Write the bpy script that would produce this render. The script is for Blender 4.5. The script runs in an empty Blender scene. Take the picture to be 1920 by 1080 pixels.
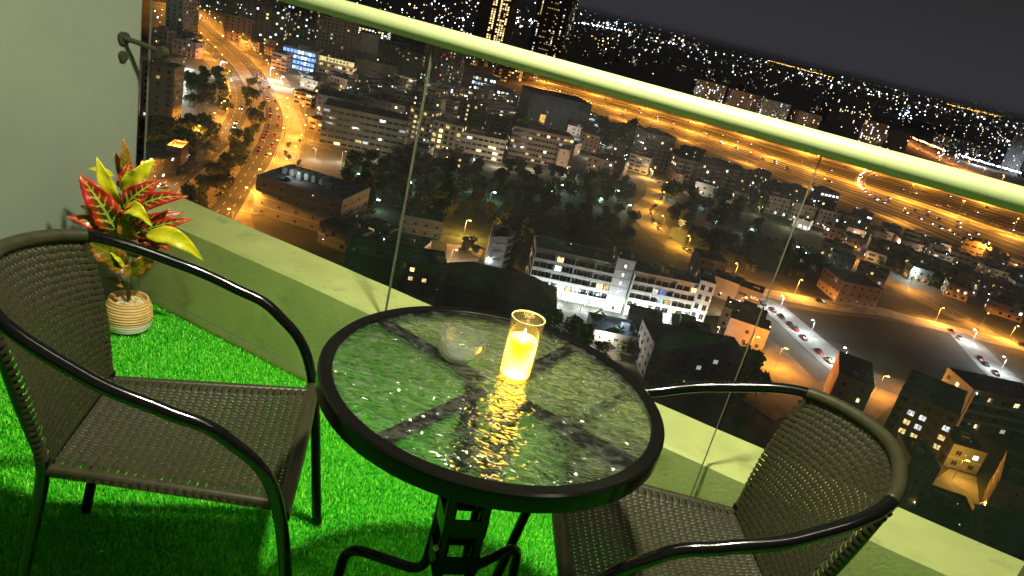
import bpy, bmesh, math, random
import numpy as np
from mathutils import Vector, Matrix

random.seed(7)
SC = bpy.context.scene
COL = SC.collection
R_ = math.radians

# ------------------------------------------------------------------ camera
CAMH = 1.4                      # the phone is held 1.4 m above the balcony floor
FPX = 1392.0                    # focal length in photograph pixels (1920 wide)
PITCH, ROLL = R_(21.2), R_(13.8)
FWD = Vector((0, math.cos(PITCH), -math.sin(PITCH)))
_up0 = Vector((0, math.sin(PITCH), math.cos(PITCH)))
_rt0 = Vector((1, 0, 0))
RT = math.cos(ROLL) * _rt0 + math.sin(ROLL) * _up0
UP = -math.sin(ROLL) * _rt0 + math.cos(ROLL) * _up0
EYE = Vector((0, 0, CAMH))
cd = bpy.data.cameras.new('camera')
cam = bpy.data.objects.new('camera', cd)
COL.objects.link(cam)
cam.matrix_world = Matrix(((RT.x, UP.x, -FWD.x, 0), (RT.y, UP.y, -FWD.y, 0), (RT.z, UP.z, -FWD.z, CAMH), (0, 0, 0, 1)))
cd.sensor_width = 36.0
cd.lens = FPX / 1920 * 36
cd.clip_start = 0.02
cd.clip_end = 80000
SC.camera = cam

# ------------------------------------------------------------------ night sky
world = bpy.data.worlds.new('World')
SC.world = world
world.use_nodes = True
nt = world.node_tree
bg = nt.nodes['Background']
sky = nt.nodes.new('ShaderNodeTexSky')
sky.sky_type = 'NISHITA'
sky.sun_disc = False
sky.sun_elevation = R_(-6)
sky.sun_rotation = R_(200)
glow = nt.nodes.new('ShaderNodeMix')          # city glow under a dark overcast sky
glow.data_type = 'RGBA'
glow.blend_type = 'ADD'
glow.inputs[0].default_value = 1.0
glow.inputs[6].default_value = (0.27, 0.272, 0.285, 1)
nt.links.new(sky.outputs[0], glow.inputs[7])
nt.links.new(glow.outputs[2], bg.inputs[0])
bg.inputs[1].default_value = 0.10
# the glow of the city is a little stronger and bluer low over the horizon
tcw = nt.nodes.new('ShaderNodeTexCoord'); spw = nt.nodes.new('ShaderNodeSeparateXYZ'); nt.links.new(tcw.outputs['Generated'], spw.inputs[0])
rpw = nt.nodes.new('ShaderNodeValToRGB'); rpw.color_ramp.elements[0].color = (0.36, 0.36, 0.43, 1); rpw.color_ramp.elements[1].position = 0.11; rpw.color_ramp.elements[1].color = (0.245, 0.248, 0.256, 1)
nt.links.new(spw.outputs[2], rpw.inputs[0]); nt.links.new(rpw.outputs[0], glow.inputs[6])

vs = SC.view_settings
SC.display_settings.display_device = 'sRGB'
vs.view_transform = 'Standard'
vs.look = 'None'
vs.exposure = 0.0
vs.gamma = 1.0
vs.use_curve_mapping = False
SC.render.engine = 'CYCLES'
SC.cycles.use_denoising = True
SC.cycles.max_bounces = 10
SC.cycles.transparent_max_bounces = 16
SC.cycles.sample_clamp_indirect = 6.0
SC.cycles.use_light_tree = True

# ------------------------------------------------------------------ helpers
def ray(px, py):
    return (RT * ((px - 960) / FPX) - UP * ((py - 540) / FPX) + FWD)

def at(px, py, z=0.0):
    """the point of the horizontal plane z that the photograph shows at a pixel"""
    d = ray(px, py)
    return EYE + d * ((z - CAMH) / d.z)

def tag(o, label=None, cat=None, group=None, kind=None):
    if label: o['label'] = label
    if cat: o['category'] = cat
    if group: o['group'] = group
    if kind: o['kind'] = kind
    return o

def empty(name, loc=(0, 0, 0), rz=0.0, parent=None):
    o = bpy.data.objects.new(name, None)
    o.empty_display_size = 0.1
    COL.objects.link(o)
    o.location = loc
    o.rotation_euler = (0, 0, rz)
    if parent: o.parent = parent
    return o

def link(name, me, parent=None):
    o = bpy.data.objects.new(name, me)
    COL.objects.link(o)
    if parent: o.parent = parent
    return o

def copy_tree(o, parent=None):
    c = o.copy()
    COL.objects.link(c)
    c.parent = parent
    for ch in list(o.children):
        copy_tree(ch, c)
    return c

class MB:
    """collects verts and faces and links them as ONE mesh"""
    def __init__(s):
        s.v = []; s.f = []; s.m = []; s.uv = []
    def face(s, idx, m=0):
        s.f.append(idx); s.m.append(m)
    def quad(s, a, b, c, d, m=0):
        n = len(s.v); s.v += [tuple(a), tuple(b), tuple(c), tuple(d)]; s.face((n, n+1, n+2, n+3), m)
        return s
    def hexa(s, p, m=0):
        n = len(s.v); s.v += [tuple(q) for q in p]
        for q in ((3, 2, 1, 0), (4, 5, 6, 7), (0, 1, 5, 4), (1, 2, 6, 5), (2, 3, 7, 6), (3, 0, 4, 7)):
            s.face(tuple(n + k for k in q), m)
        return s
    def box(s, x0, x1, y0, y1, z0, z1, m=0):
        return s.hexa([(x0, y0, z0), (x1, y0, z0), (x1, y1, z0), (x0, y1, z0), (x0, y0, z1), (x1, y0, z1), (x1, y1, z1), (x0, y1, z1)], m)
    def prism(s, pts, z0, z1, m=0, mtop=None):
        k = len(pts); n = len(s.v)
        s.v += [(p[0], p[1], z0) for p in pts] + [(p[0], p[1], z1) for p in pts]
        s.face(tuple(n + i for i in range(k))[::-1], m)
        s.face(tuple(n + k + i for i in range(k)), m if mtop is None else mtop)
        for i in range(k):
            j = (i + 1) % k
            s.face((n + i, n + j, n + k + j, n + k + i), m)
        return s
    def tube(s, pts, r, seg=10, m=0, cap=True, ribs=None):
        P = [Vector(p) for p in pts]
        rr = r if isinstance(r, (list, tuple)) else [r] * len(P)
        T = [(P[min(i+1, len(P)-1)] - P[max(i-1, 0)]).normalized() for i in range(len(P))]
        a = T[0].orthogonal().normalized()
        n0 = len(s.v)
        for i, p in enumerate(P):
            a = (a - T[i] * a.dot(T[i])).normalized(); b = T[i].cross(a)
            for k in range(seg):
                t = 2 * math.pi * k / seg
                s.v.append(tuple(p + (a * math.cos(t) + b * math.sin(t)) * rr[i]))
        for i in range(len(P) - 1):
            for k in range(seg):
                l = (k + 1) % seg
                s.face((n0 + i*seg + k, n0 + i*seg + l, n0 + (i+1)*seg + l, n0 + (i+1)*seg + k), m)
        if cap:
            s.face(tuple(n0 + k for k in range(seg))[::-1], m)
            s.face(tuple(n0 + (len(P)-1)*seg + k for k in range(seg)), m)
        return s
    def lathe(s, prof, seg=24, c=(0, 0, 0), m=0, close=False):
        n0 = len(s.v)
        for (r, z) in prof:
            for k in range(seg):
                t = 2 * math.pi * k / seg
                s.v.append((c[0] + r * math.cos(t), c[1] + r * math.sin(t), c[2] + z))
        K = len(prof)
        for i in range(K if close else K - 1):
            j = (i + 1) % K
            for k in range(seg):
                l = (k + 1) % seg
                s.face((n0 + i*seg + k, n0 + i*seg + l, n0 + j*seg + l, n0 + j*seg + k), m)
        return s
    def mesh(s, name, mats, smooth=False, angle=None):
        me = bpy.data.meshes.new(name)
        me.from_pydata(s.v, [], s.f)
        for mt in (mats if isinstance(mats, (list, tuple)) else [mats]):
            me.materials.append(mt)
        if any(s.m):
            me.polygons.foreach_set('material_index', s.m)
        if smooth:
            me.polygons.foreach_set('use_smooth', [True] * len(s.f))
            if angle:
                try: me.set_sharp_from_angle(angle=R_(angle))
                except Exception: pass
        me.update()
        return me
    def build(s, name, mats, parent=None, smooth=False, angle=None):
        return link(name, s.mesh(name, mats, smooth, angle), parent)

def mat(name, base, rough=0.6, metal=0.0, var=0.0, vscale=5.0, bump=0.0, bscale=60.0, spec=0.5, coat=0.0, col2=None, detail=4.0, coord='Object', stretch=None):
    m = bpy.data.materials.new(name)
    m.use_nodes = True
    t = m.node_tree; p = t.nodes['Principled BSDF']
    p.inputs['Base Color'].default_value = (*base, 1)
    p.inputs['Roughness'].default_value = rough
    p.inputs['Metallic'].default_value = metal
    p.inputs['Specular IOR Level'].default_value = spec
    p.inputs['Coat Weight'].default_value = coat
    tc = t.nodes.new('ShaderNodeTexCoord')
    src = tc.outputs[coord]
    if stretch:
        mp = t.nodes.new('ShaderNodeMapping'); mp.inputs['Scale'].default_value = stretch
        t.links.new(src, mp.inputs[0]); src = mp.outputs[0]
    if var or col2:
        nz = t.nodes.new('ShaderNodeTexNoise'); nz.inputs['Scale'].default_value = vscale; nz.inputs['Detail'].default_value = detail
        t.links.new(src, nz.inputs['Vector'])
        rp = t.nodes.new('ShaderNodeValToRGB')
        rp.color_ramp.elements[0].position = 0.32; rp.color_ramp.elements[1].position = 0.68
        c2 = col2 if col2 else tuple(min(1, c * (1 + var)) for c in base)
        c1 = base if col2 else tuple(c * (1 - var) for c in base)
        rp.color_ramp.elements[0].color = (*c1, 1); rp.color_ramp.elements[1].color = (*c2, 1)
        t.links.new(nz.outputs[0], rp.inputs[0]); t.links.new(rp.outputs[0], p.inputs['Base Color'])
    if bump:
        n2 = t.nodes.new('ShaderNodeTexNoise'); n2.inputs['Scale'].default_value = bscale; n2.inputs['Detail'].default_value = 3
        t.links.new(src, n2.inputs['Vector'])
        b = t.nodes.new('ShaderNodeBump'); b.inputs['Strength'].default_value = bump; b.inputs['Distance'].default_value = 0.02
        t.links.new(n2.outputs[0], b.inputs['Height']); t.links.new(b.outputs[0], p.inputs['Normal'])
    return m

def emis(name, colr, strength, sample=False, soft=False):
    m = bpy.data.materials.new(name)
    m.use_nodes = True
    p = m.node_tree.nodes['Principled BSDF']
    p.inputs['Base Color'].default_value = (0.05, 0.05, 0.05, 1)
    p.inputs['Emission Color'].default_value = (*colr, 1)
    p.inputs['Emission Strength'].default_value = strength
    if not sample:
        m.cycles.emission_sampling = 'NONE'
    if soft:                                   # curtains and lamps behind the panes: uneven light
        t = m.node_tree; tc = t.nodes.new('ShaderNodeTexCoord'); mp = t.nodes.new('ShaderNodeMapping'); mp.inputs['Scale'].default_value = (1.6, 1.6, .7)
        oi = t.nodes.new('ShaderNodeObjectInfo'); ad = t.nodes.new('ShaderNodeVectorMath'); ad.operation = 'ADD'
        nz = t.nodes.new('ShaderNodeTexNoise'); nz.inputs['Scale'].default_value = 1.0; nz.inputs['Detail'].default_value = 3
        mr = t.nodes.new('ShaderNodeMapRange'); mr.inputs[1].default_value = .34; mr.inputs[2].default_value = .68; mr.inputs[3].default_value = .18*strength; mr.inputs[4].default_value = 1.35*strength
        t.links.new(tc.outputs['Object'], ad.inputs[0]); t.links.new(oi.outputs['Location'], ad.inputs[1]); t.links.new(ad.outputs[0], mp.inputs[0]); t.links.new(mp.outputs[0], nz.inputs['Vector'])
        t.links.new(nz.outputs[0], mr.inputs[0]); t.links.new(mr.outputs[0], p.inputs['Emission Strength'])
    return m

def catmull(P, n=8):
    P = [Vector(p) for p in P]
    P = [2*P[0] - P[1]] + P + [2*P[-1] - P[-2]]
    o = []
    for i in range(1, len(P) - 2):
        a, b, d, e = P[i-1], P[i], P[i+1], P[i+2]
        for k in range(n):
            t = k / n
            o.append(0.5 * (2*b + (d-a)*t + (2*a - 5*b + 4*d - e)*t*t + (3*b - a - 3*d + e)*t*t*t))
    o.append(P[-2])
    return o

def fillet(P, r, n=6):
    """polyline with rounded corners"""
    P = [Vector(p) for p in P]; o = [P[0]]
    for i in range(1, len(P) - 1):
        a = (P[i-1] - P[i]); b = (P[i+1] - P[i]); rr = min(r, a.length*.49, b.length*.49)
        A = P[i] + a.normalized()*rr; B = P[i] + b.normalized()*rr
        for k in range(n + 1):
            t = k / n
            o.append(A*(1-t)**2 + P[i]*2*t*(1-t) + B*t*t)
    o.append(P[-1])
    return o

# ------------------------------------------------------------------ the balcony frame: u runs along the railing, n outward
TH = R_(-21.75)
DU = Vector((math.cos(TH), math.sin(TH), 0))
DN = Vector((-DU.y, DU.x, 0))
def bal(u, n, z): return DU*u + DN*n + Vector((0, 0, z))
def bbox(mb, u0, u1, n0, n1, z0, z1, m=0):
    return mb.hexa([bal(u0, n0, z0), bal(u1, n0, z0), bal(u1, n1, z0), bal(u0, n1, z0), bal(u0, n0, z1), bal(u1, n0, z1), bal(u1, n1, z1), bal(u0, n1, z1)], m)

GLASS_N, RAIL_Z, CURB_N0, CURB_N1, CURB_Z = 1.852, 1.243, 1.872, 2.125, 0.352
WALL_U = -2.315
LAMP = Vector((0.05, 1.34, 2.58))
# ================================================================== BALCONY
M = {}
M['wall'] = mat('wall_paint', (0.20, 0.225, 0.18), 0.75, var=0.05, vscale=3.0, bump=0.12, bscale=140)
M['curb'] = mat('curb_paint', (0.56, 0.58, 0.22), 0.6, var=0.10, vscale=6.0, bump=0.10, bscale=90)
def stains(m, scale, lo, hi, colr, stretch=None):
    t = m.node_tree; p = t.nodes['Principled BSDF']; src = p.inputs['Base Color'].links[0].from_socket
    tc = t.nodes.new('ShaderNodeTexCoord'); mp = t.nodes.new('ShaderNodeMapping'); mp.inputs['Scale'].default_value = stretch or (1, 1, 1); t.links.new(tc.outputs['Object'], mp.inputs[0])
    n = t.nodes.new('ShaderNodeTexNoise'); n.inputs['Scale'].default_value = scale; n.inputs['Detail'].default_value = 6; t.links.new(mp.outputs[0], n.inputs['Vector'])
    r = t.nodes.new('ShaderNodeMapRange'); r.inputs[1].default_value = lo; r.inputs[2].default_value = hi; r.inputs[3].default_value = 0; r.inputs[4].default_value = .55; t.links.new(n.outputs[0], r.inputs[0])
    x = t.nodes.new('ShaderNodeMix'); x.data_type = 'RGBA'; t.links.new(r.outputs[0], x.inputs[0]); t.links.new(src, x.inputs[6]); x.inputs[7].default_value = (*colr, 1); t.links.new(x.outputs[2], p.inputs['Base Color'])
stains(M['curb'], 9, .60, .74, (.24, .25, .08)); stains(M['curb'], 46, .66, .76, (.10, .10, .04))
stains(M['wall'], 2.2, .55, .75, (.165, .19, .15), (1, 1, .4))
M['plaster'] = mat('ceiling_paint', (0.55, 0.56, 0.48), 0.8, var=0.04)
M['rail'] = mat('rail_paint', (0.36, 0.42, 0.20), 0.42, var=0.03, vscale=4, bump=0.015, bscale=300)
M['steel'] = mat('brushed_steel', (0.45, 0.45, 0.40), 0.3, 0.9)
M['black'] = mat('black_tube_paint', (0.003, 0.003, 0.003), 0.13, 0.0, spec=0.5, bump=0.01, bscale=200)
M['rim'] = mat('black_rim_paint', (0.003, 0.0028, 0.0024), 0.20, 0.0, spec=0.22, bump=0.01, bscale=200)
M['wicker'] = mat('dark_wicker', (0.0190, 0.0185, 0.0080), 0.42, var=0.2, vscale=90, spec=0.28)
M['wrap'] = mat('wicker_wrap', (0.022, 0.0205, 0.0095), 0.36, var=0.18, vscale=60, spec=0.4)
M['bolt'] = mat('bolt_metal', (0.5, 0.48, 0.4), 0.3, 0.9)

def glass_mat(name, dust_veil, rough=0.0, tint=(0.97, 0.99, 0.97)):
    m = bpy.data.materials.new(name); m.use_nodes = True
    t = m.node_tree; t.nodes.clear()
    out = t.nodes.new('ShaderNodeOutputMaterial')
    tr = t.nodes.new('ShaderNodeBsdfTransparent'); tr.inputs[0].default_value = (*tint, 1)
    gl = t.nodes.new('ShaderNodeBsdfGlossy'); gl.inputs['Roughness'].default_value = rough
    df = t.nodes.new('ShaderNodeBsdfDiffuse'); df.inputs[0].default_value = (0.8, 0.74, 0.76, 1)
    lw = t.nodes.new('ShaderNodeLayerWeight'); lw.inputs[0].default_value = 0.5
    pw_ = t.nodes.new('ShaderNodeMath'); pw_.operation = 'POWER'; pw_.inputs[1].default_value = 4.0
    fr = t.nodes.new('ShaderNodeMath'); fr.operation = 'MULTIPLY_ADD'; fr.inputs[1].default_value = 0.75; fr.inputs[2].default_value = 0.010
    t.links.new(lw.outputs['Facing'], pw_.inputs[0]); t.links.new(pw_.outputs[0], fr.inputs[0])
    m1 = t.nodes.new('ShaderNodeMixShader'); m2 = t.nodes.new('ShaderNodeMixShader')
    t.links.new(fr.outputs[0], m1.inputs[0]); t.links.new(tr.outputs[0], m1.inputs[1]); t.links.new(gl.outputs[0], m1.inputs[2])
    # dusty water streaks on the pane, plus a painted veil of reflected light
    tc = t.nodes.new('ShaderNodeTexCoord'); mp = t.nodes.new('ShaderNodeMapping'); mp.inputs['Scale'].default_value = (9, 9, 1.2)
    nz = t.nodes.new('ShaderNodeTexNoise'); nz.inputs['Scale'].default_value = 1.6; nz.inputs['Detail'].default_value = 5
    mr = t.nodes.new('ShaderNodeMapRange'); mr.inputs[1].default_value = 0.3; mr.inputs[2].default_value = 0.75
    mr.inputs[3].default_value = dust_veil * 0.6; mr.inputs[4].default_value = dust_veil * 1.5
    t.links.new(tc.outputs['Object'], mp.inputs[0]); t.links.new(mp.outputs[0], nz.inputs['Vector'])
    t.links.new(nz.outputs[0], mr.inputs[0]); t.links.new(mr.outputs[0], m2.inputs[0])
    t.links.new(m1.outputs[0], m2.inputs[1]); t.links.new(df.outputs[0], m2.inputs[2])
    t.links.new(m2.outputs[0], out.inputs[0])
    return m
M['pane'] = glass_mat('railing_glass', 0.0075)
M['pane_edge'] = mat('glass_edge', (0.16, 0.165, 0.13), 0.15, spec=0.8)
_t = M['pane_edge'].node_tree; _tl = _t.nodes.new('ShaderNodeBsdfTranslucent'); _tl.inputs[0].default_value = (.32, .34, .26, 1)
_mx = _t.nodes.new('ShaderNodeMixShader'); _mx.inputs[0].default_value = .35
_t.links.new(_t.nodes['Principled BSDF'].outputs[0], _mx.inputs[1]); _t.links.new(_tl.outputs[0], _mx.inputs[2]); _t.links.new(_mx.outputs[0], _t.nodes['Material Output'].inputs[0])

# floor slab, ceiling slab and the room wall behind the camera
fl = MB(); bbox(fl, -2.5, 2.6, -1.2, 2.12, -0.22, -0.02); tag(fl.build('floor', M['plaster']), kind='structure')
ce = MB(); bbox(ce, -2.5, 2.6, -1.2, 1.75, 2.75, 2.95); tag(ce.build('ceiling', M['plaster']), kind='structure')
bw = MB(); bbox(bw, -2.5, 2.6, -1.0, -0.8, -0.02, 2.75); tag(bw.build('back_wall', mat('dark_room_wall', (0.05, 0.05, 0.045), 0.6)), kind='structure')

w = MB(); bbox(w, WALL_U - 0.22, WALL_U, -0.8, 1.872, -0.02, 2.75)
tag(w.build('side_wall', M['wall']), 'plain grey green painted wall closing the left end of the balcony', 'wall')
# low kerb wall under the railing glass
k = MB()
prof = [(CURB_N0, -0.02), (CURB_N0, CURB_Z - 0.008), (CURB_N0 + 0.008, CURB_Z), (CURB_N1 - 0.02, CURB_Z - 0.006), (CURB_N1, CURB_Z - 0.02), (CURB_N1, -0.25), (CURB_N0 + .05, -0.25)]
us = [-2.9 + 0.1 * i for i in range(56)]
n0 = 0
for u in us:
    for (n, z) in prof:
        k.v.append(tuple(bal(u, n + 0.0012*math.sin(u*7.1) + random.uniform(-.0006, .0006), z + random.uniform(-.0008, .0008))))
K = len(prof)
for i in range(len(us) - 1):
    for j in range(K):
        l = (j + 1) % K
        k.face((i*K + j, i*K + l, (i+1)*K + l, (i+1)*K + j))
k.face(tuple(range(K))); k.face(tuple((len(us)-1)*K + j for j in range(K))[::-1])
tag(k.build('kerb_wall', M['curb']), 'low yellowish painted kerb wall behind the glass panels of the balcony edge', 'wall')

# glass railing: panes, hand rail, brackets
rail = empty('glass_railing', bal(-0.6, GLASS_N, 0))
tag(rail, 'balcony railing with a thick pale green round handrail over clear glass panes', 'railing')
def rchild(mb, name, m, **kw):
    o = mb.build(name, m, rail, **kw); o.matrix_parent_inverse = Matrix.Translation(-rail.location); return o
J = [-2.25, -1.14, -0.077, 0.99, 2.05]
for a, b in zip(J[:-1], J[1:]):
    p = MB(); bbox(p, a + 0.0016, b - 0.0016, GLASS_N - 0.0045, GLASS_N + 0.0045, 0.045, 1.225)
    p.m = [1, 1, 0, 1, 0, 1]
    rchild(p, 'glass_pane', [M['pane'], M['pane_edge']])
for u in J[1:-1]:
    p = MB(); bbox(p, u - .0014, u + .0014, GLASS_N - .0052, GLASS_N + .004, .045, 1.222); rchild(p, 'bright_edge_strip', mat('bright_edge_strip', (.13, .13, .085), .4) if 'bright_edge_strip' not in bpy.data.materials else bpy.data.materials['bright_edge_strip'])  # added pale strip that imitates the bright line of light along the glass edge
for a, b in ((-2.32, 0.0525), (0.0555, 2.1)):
    r = MB(); r.tube([bal(a + (b - a)*i/8, GLASS_N, RAIL_Z) for i in range(9)], 0.0265, 28); rchild(r, 'handrail', M['rail'], smooth=True, angle=60)
r = MB(); r.tube([bal(0.051, GLASS_N, RAIL_Z), bal(0.057, GLASS_N, RAIL_Z)], 0.0255, 28); rchild(r, 'rail_joint', M['rail'])
# spider bracket holding the first pane to the wall
b = MB()
b.tube([bal(WALL_U - 0.002, 1.80, 0.965), bal(WALL_U + 0.012, 1.80, 0.965)], 0.021, 16)
b.tube([bal(WALL_U - 0.002, 1.80, 0.905), bal(WALL_U + 0.012, 1.80, 0.905)], 0.017, 16)
b.tube([bal(WALL_U + 0.01, 1.80, 0.965), bal(WALL_U + 0.07, 1.815, 0.962), bal(WALL_U + 0.15, 1.832, 0.955)], [0.009, 0.0085, 0.008], 12)
b.tube([bal(WALL_U + 0.15, 1.822, 0.955), bal(WALL_U + 0.15, 1.846, 0.955)], 0.019, 16)
rchild(b, 'wall_bracket', mat('bracket_metal', (0.07, 0.075, 0.045), 0.35, 0.5), smooth=True, angle=40)
for u in J[1:-1]:
    for s in (-1, 1):
        b = MB(); b.tube([bal(u + s*0.09, 1.84, 0.12), bal(u + s*0.09, 1.874, 0.12)], 0.018, 14); rchild(b, 'glass_fixing', M['steel'])

# dark partition at the right end, only its edge in the frame
pt = MB(); bbox(pt, 0.655, 0.72, 1.79, 1.836, -0.01, 1.2); tag(pt.build('balcony_post', M['black']), 'dark upright post against the glass at the lower right corner', 'post')
# ceiling lamp (the lamp that lights the balcony, above the frame)
lamp = empty('ceiling_lamp', (LAMP.x, LAMP.y, 2.75)); tag(lamp, 'round white ceiling lamp fixed above the balcony table', 'lamp')
h = MB(); h.lathe([(0.0, 0.0), (0.14, 0.0), (0.14, -0.05), (0.125, -0.07), (0.12, -0.05), (0.0, -0.05)], 32); h.build('lamp_housing', M['plaster'], lamp, smooth=True, angle=40)
h = MB(); h.lathe([(0.0001, -0.052), (0.118, -0.052), (0.11, -0.10), (0.07, -0.125), (0.0001, -0.13)], 32); h.build('diffuser', emis('lamp_diffuser', (1.0, 0.97, 0.72), 9.0), lamp, smooth=True)
ld = bpy.data.lights.new('ceiling_lamp_light', 'AREA'); ld.shape = 'DISK'; ld.size = 0.15; ld.energy = 120; ld.color = (1.0, 0.97, 0.70)
lo = bpy.data.objects.new('lamp_light', ld); COL.objects.link(lo); lo.parent = lamp; lo.location = (0, 0, -0.14)

# added ceiling strip, out of view, put in for long highlights on the tubes
strip_ = empty('highlight_strip', bal(-0.15, 1.02, 2.75), TH); tag(strip_, 'added slim white light strip on the balcony ceiling for long highlights on the tubes', 'lamp')
h = MB(); h.box(-1.35, 1.35, -.03, .03, -.045, 0); h.build('lamp_housing', M['plaster'], strip_)
h = MB(); h.box(-1.34, 1.34, -.018, .018, -.056, -.046); h.build('diffuser', emis('highlight_strip_glow', (1.0, 0.97, 0.78), 12.0), strip_)
ld2 = bpy.data.lights.new('highlight_strip_light', 'AREA'); ld2.shape = 'RECTANGLE'; ld2.size = 2.66; ld2.size_y = .034; ld2.energy = 15; ld2.color = (1.0, .97, .76)
lo2 = bpy.data.objects.new('lamp_light', ld2); COL.objects.link(lo2); lo2.parent = strip_; lo2.location = (0, 0, -.06)

# ------------------------------------------------------------------ artificial turf
def turf():
    rng = np.random.default_rng(3)
    m = bpy.data.materials.new('turf_blade'); m.use_nodes = True
    t = m.node_tree; p = t.nodes['Principled BSDF']; p.inputs['Roughness'].default_value = 0.38; p.inputs['Specular IOR Level'].default_value = 0.5
    at_ = t.nodes.new('ShaderNodeAttribute'); at_.attribute_name = 'tone'
    rp = t.nodes.new('ShaderNodeValToRGB')
    rp.color_ramp.elements[0].color = (0.020, 0.34, 0.006, 1); rp.color_ramp.elements[1].color = (0.42, 0.92, 0.10, 1)
    e = rp.color_ramp.elements.new(0.55); e.color = (0.085, 0.68, 0.018, 1)
    t.links.new(at_.outputs['Fac'], rp.inputs[0]); t.links.new(rp.outputs[0], p.inputs['Base Color'])
    p.inputs['Transmission Weight'].default_value = 0.0
    # density higher where the camera is close
    N = 560000
    u = rng.uniform(-2.30, 1.35, N); n = rng.uniform(0.25, 1.868, N)
    x = u*DU.x + n*DN.x; y = u*DU.y + n*DN.y
    keep = (y > 0.62)
    x, y = x[keep], y[keep]; N = len(x)
    # clumping
    ang = rng.uniform(0, 2*np.pi, N); h = rng.uniform(0.010, 0.019, N); lean = rng.uniform(0.001, 0.010, N)
    flow = np.sin(x*9 + np.sin(y*7)*1.5)*np.cos(y*11 + x*3)
    h *= 1 + 0.08*flow
    wd = rng.uniform(0.0010, 0.0017, N)
    dx, dy = np.cos(ang), np.sin(ang)
    sx, sy = -dy*wd, dx*wd
    V = np.zeros((N, 5, 3), np.float32)
    z0 = -0.012
    V[:, 0] = np.stack([x - sx, y - sy, np.full(N, z0)], 1); V[:, 1] = np.stack([x + sx, y + sy, np.full(N, z0)], 1)
    mx, my = x + dx*lean*0.35, y + dy*lean*0.35
    V[:, 2] = np.stack([mx + sx*.8, my + sy*.8, z0 + h*0.62], 1); V[:, 3] = np.stack([mx - sx*.8, my - sy*.8, z0 + h*0.62], 1)
    V[:, 4] = np.stack([x + dx*lean, y + dy*lean, z0 + h], 1)
    me = bpy.data.meshes.new('artificial_turf')
    me.vertices.add(N*5); me.vertices.foreach_set('co', V.ravel())
    base = (np.arange(N)*5)[:, None]
    loops = np.concatenate([base + np.array([[0, 1, 2, 3]]), base + np.array([[3, 2, 4]])], 1).astype(np.int32)
    me.loops.add(N*7); me.loops.foreach_set('vertex_index', loops.ravel())
    me.polygons.add(N*2)
    ls = np.stack([np.arange(N)*7, np.arange(N)*7 + 4], 1).astype(np.int32)
    lt = np.tile(np.array([4, 3], np.int32), N)
    me.polygons.foreach_set('loop_start', ls.ravel()); me.polygons.foreach_set('loop_total', lt)
    me.update(calc_edges=True)
    tone = np.clip(rng.beta(1.5, 2.0, N) + 0.06*flow, 0, 1).astype(np.float32)
    a = me.attributes.new('tone', 'FLOAT', 'POINT'); a.data.foreach_set('value', np.repeat(tone, 5))
    me.materials.append(m)
    tag(link('artificial_turf', me), 'bright green artificial turf covering the balcony floor', 'turf', kind='stuff')
    s = MB(); bbox(s, -2.31, 1.6, -0.79, 1.868, -0.018, -0.011)
    tag(s.build('turf_backing', mat('turf_backing', (0.03, 0.33, 0.015), 0.9, var=0.3, vscale=80)), kind='structure')
turf()

# ------------------------------------------------------------------ wicker chairs
CH = dict(xf0=.298, yf0=.232, xf1=.227, yf1=.244, z1=.442, xf2=.128, yf2=.257, zf2=.582, xm=.027, ym=.263, zm=.627, xm2=-.097, ym2=.257, zm2=.669,
          xb=-.268, yb=.189, zb=.729, xt=-.352, zt=.749, xsf=.234, ysf=.206, zsf=.409, xsr=-.191, ysr=.163, zsr=.400, xrf=-.258, yrf=.193)
def ribbon(mb, pts, nrm, width, thick=0.0008):
    """a domed woven strand: three verts across"""
    n0 = len(mb.v); L = len(pts)
    for i in range(L):
        T = (pts[min(i+1, L-1)] - pts[max(i-1, 0)]).normalized(); S = T.cross(nrm[i]).normalized()
        mb.v += [tuple(pts[i] - S*width*.5 - nrm[i]*thick), tuple(pts[i] + nrm[i]*thick), tuple(pts[i] + S*width*.5 - nrm[i]*thick)]
    for i in range(L - 1):
        a = n0 + 3*i
        mb.face((a, a+1, a+4, a+3)); mb.face((a+1, a+2, a+5, a+4))

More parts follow.
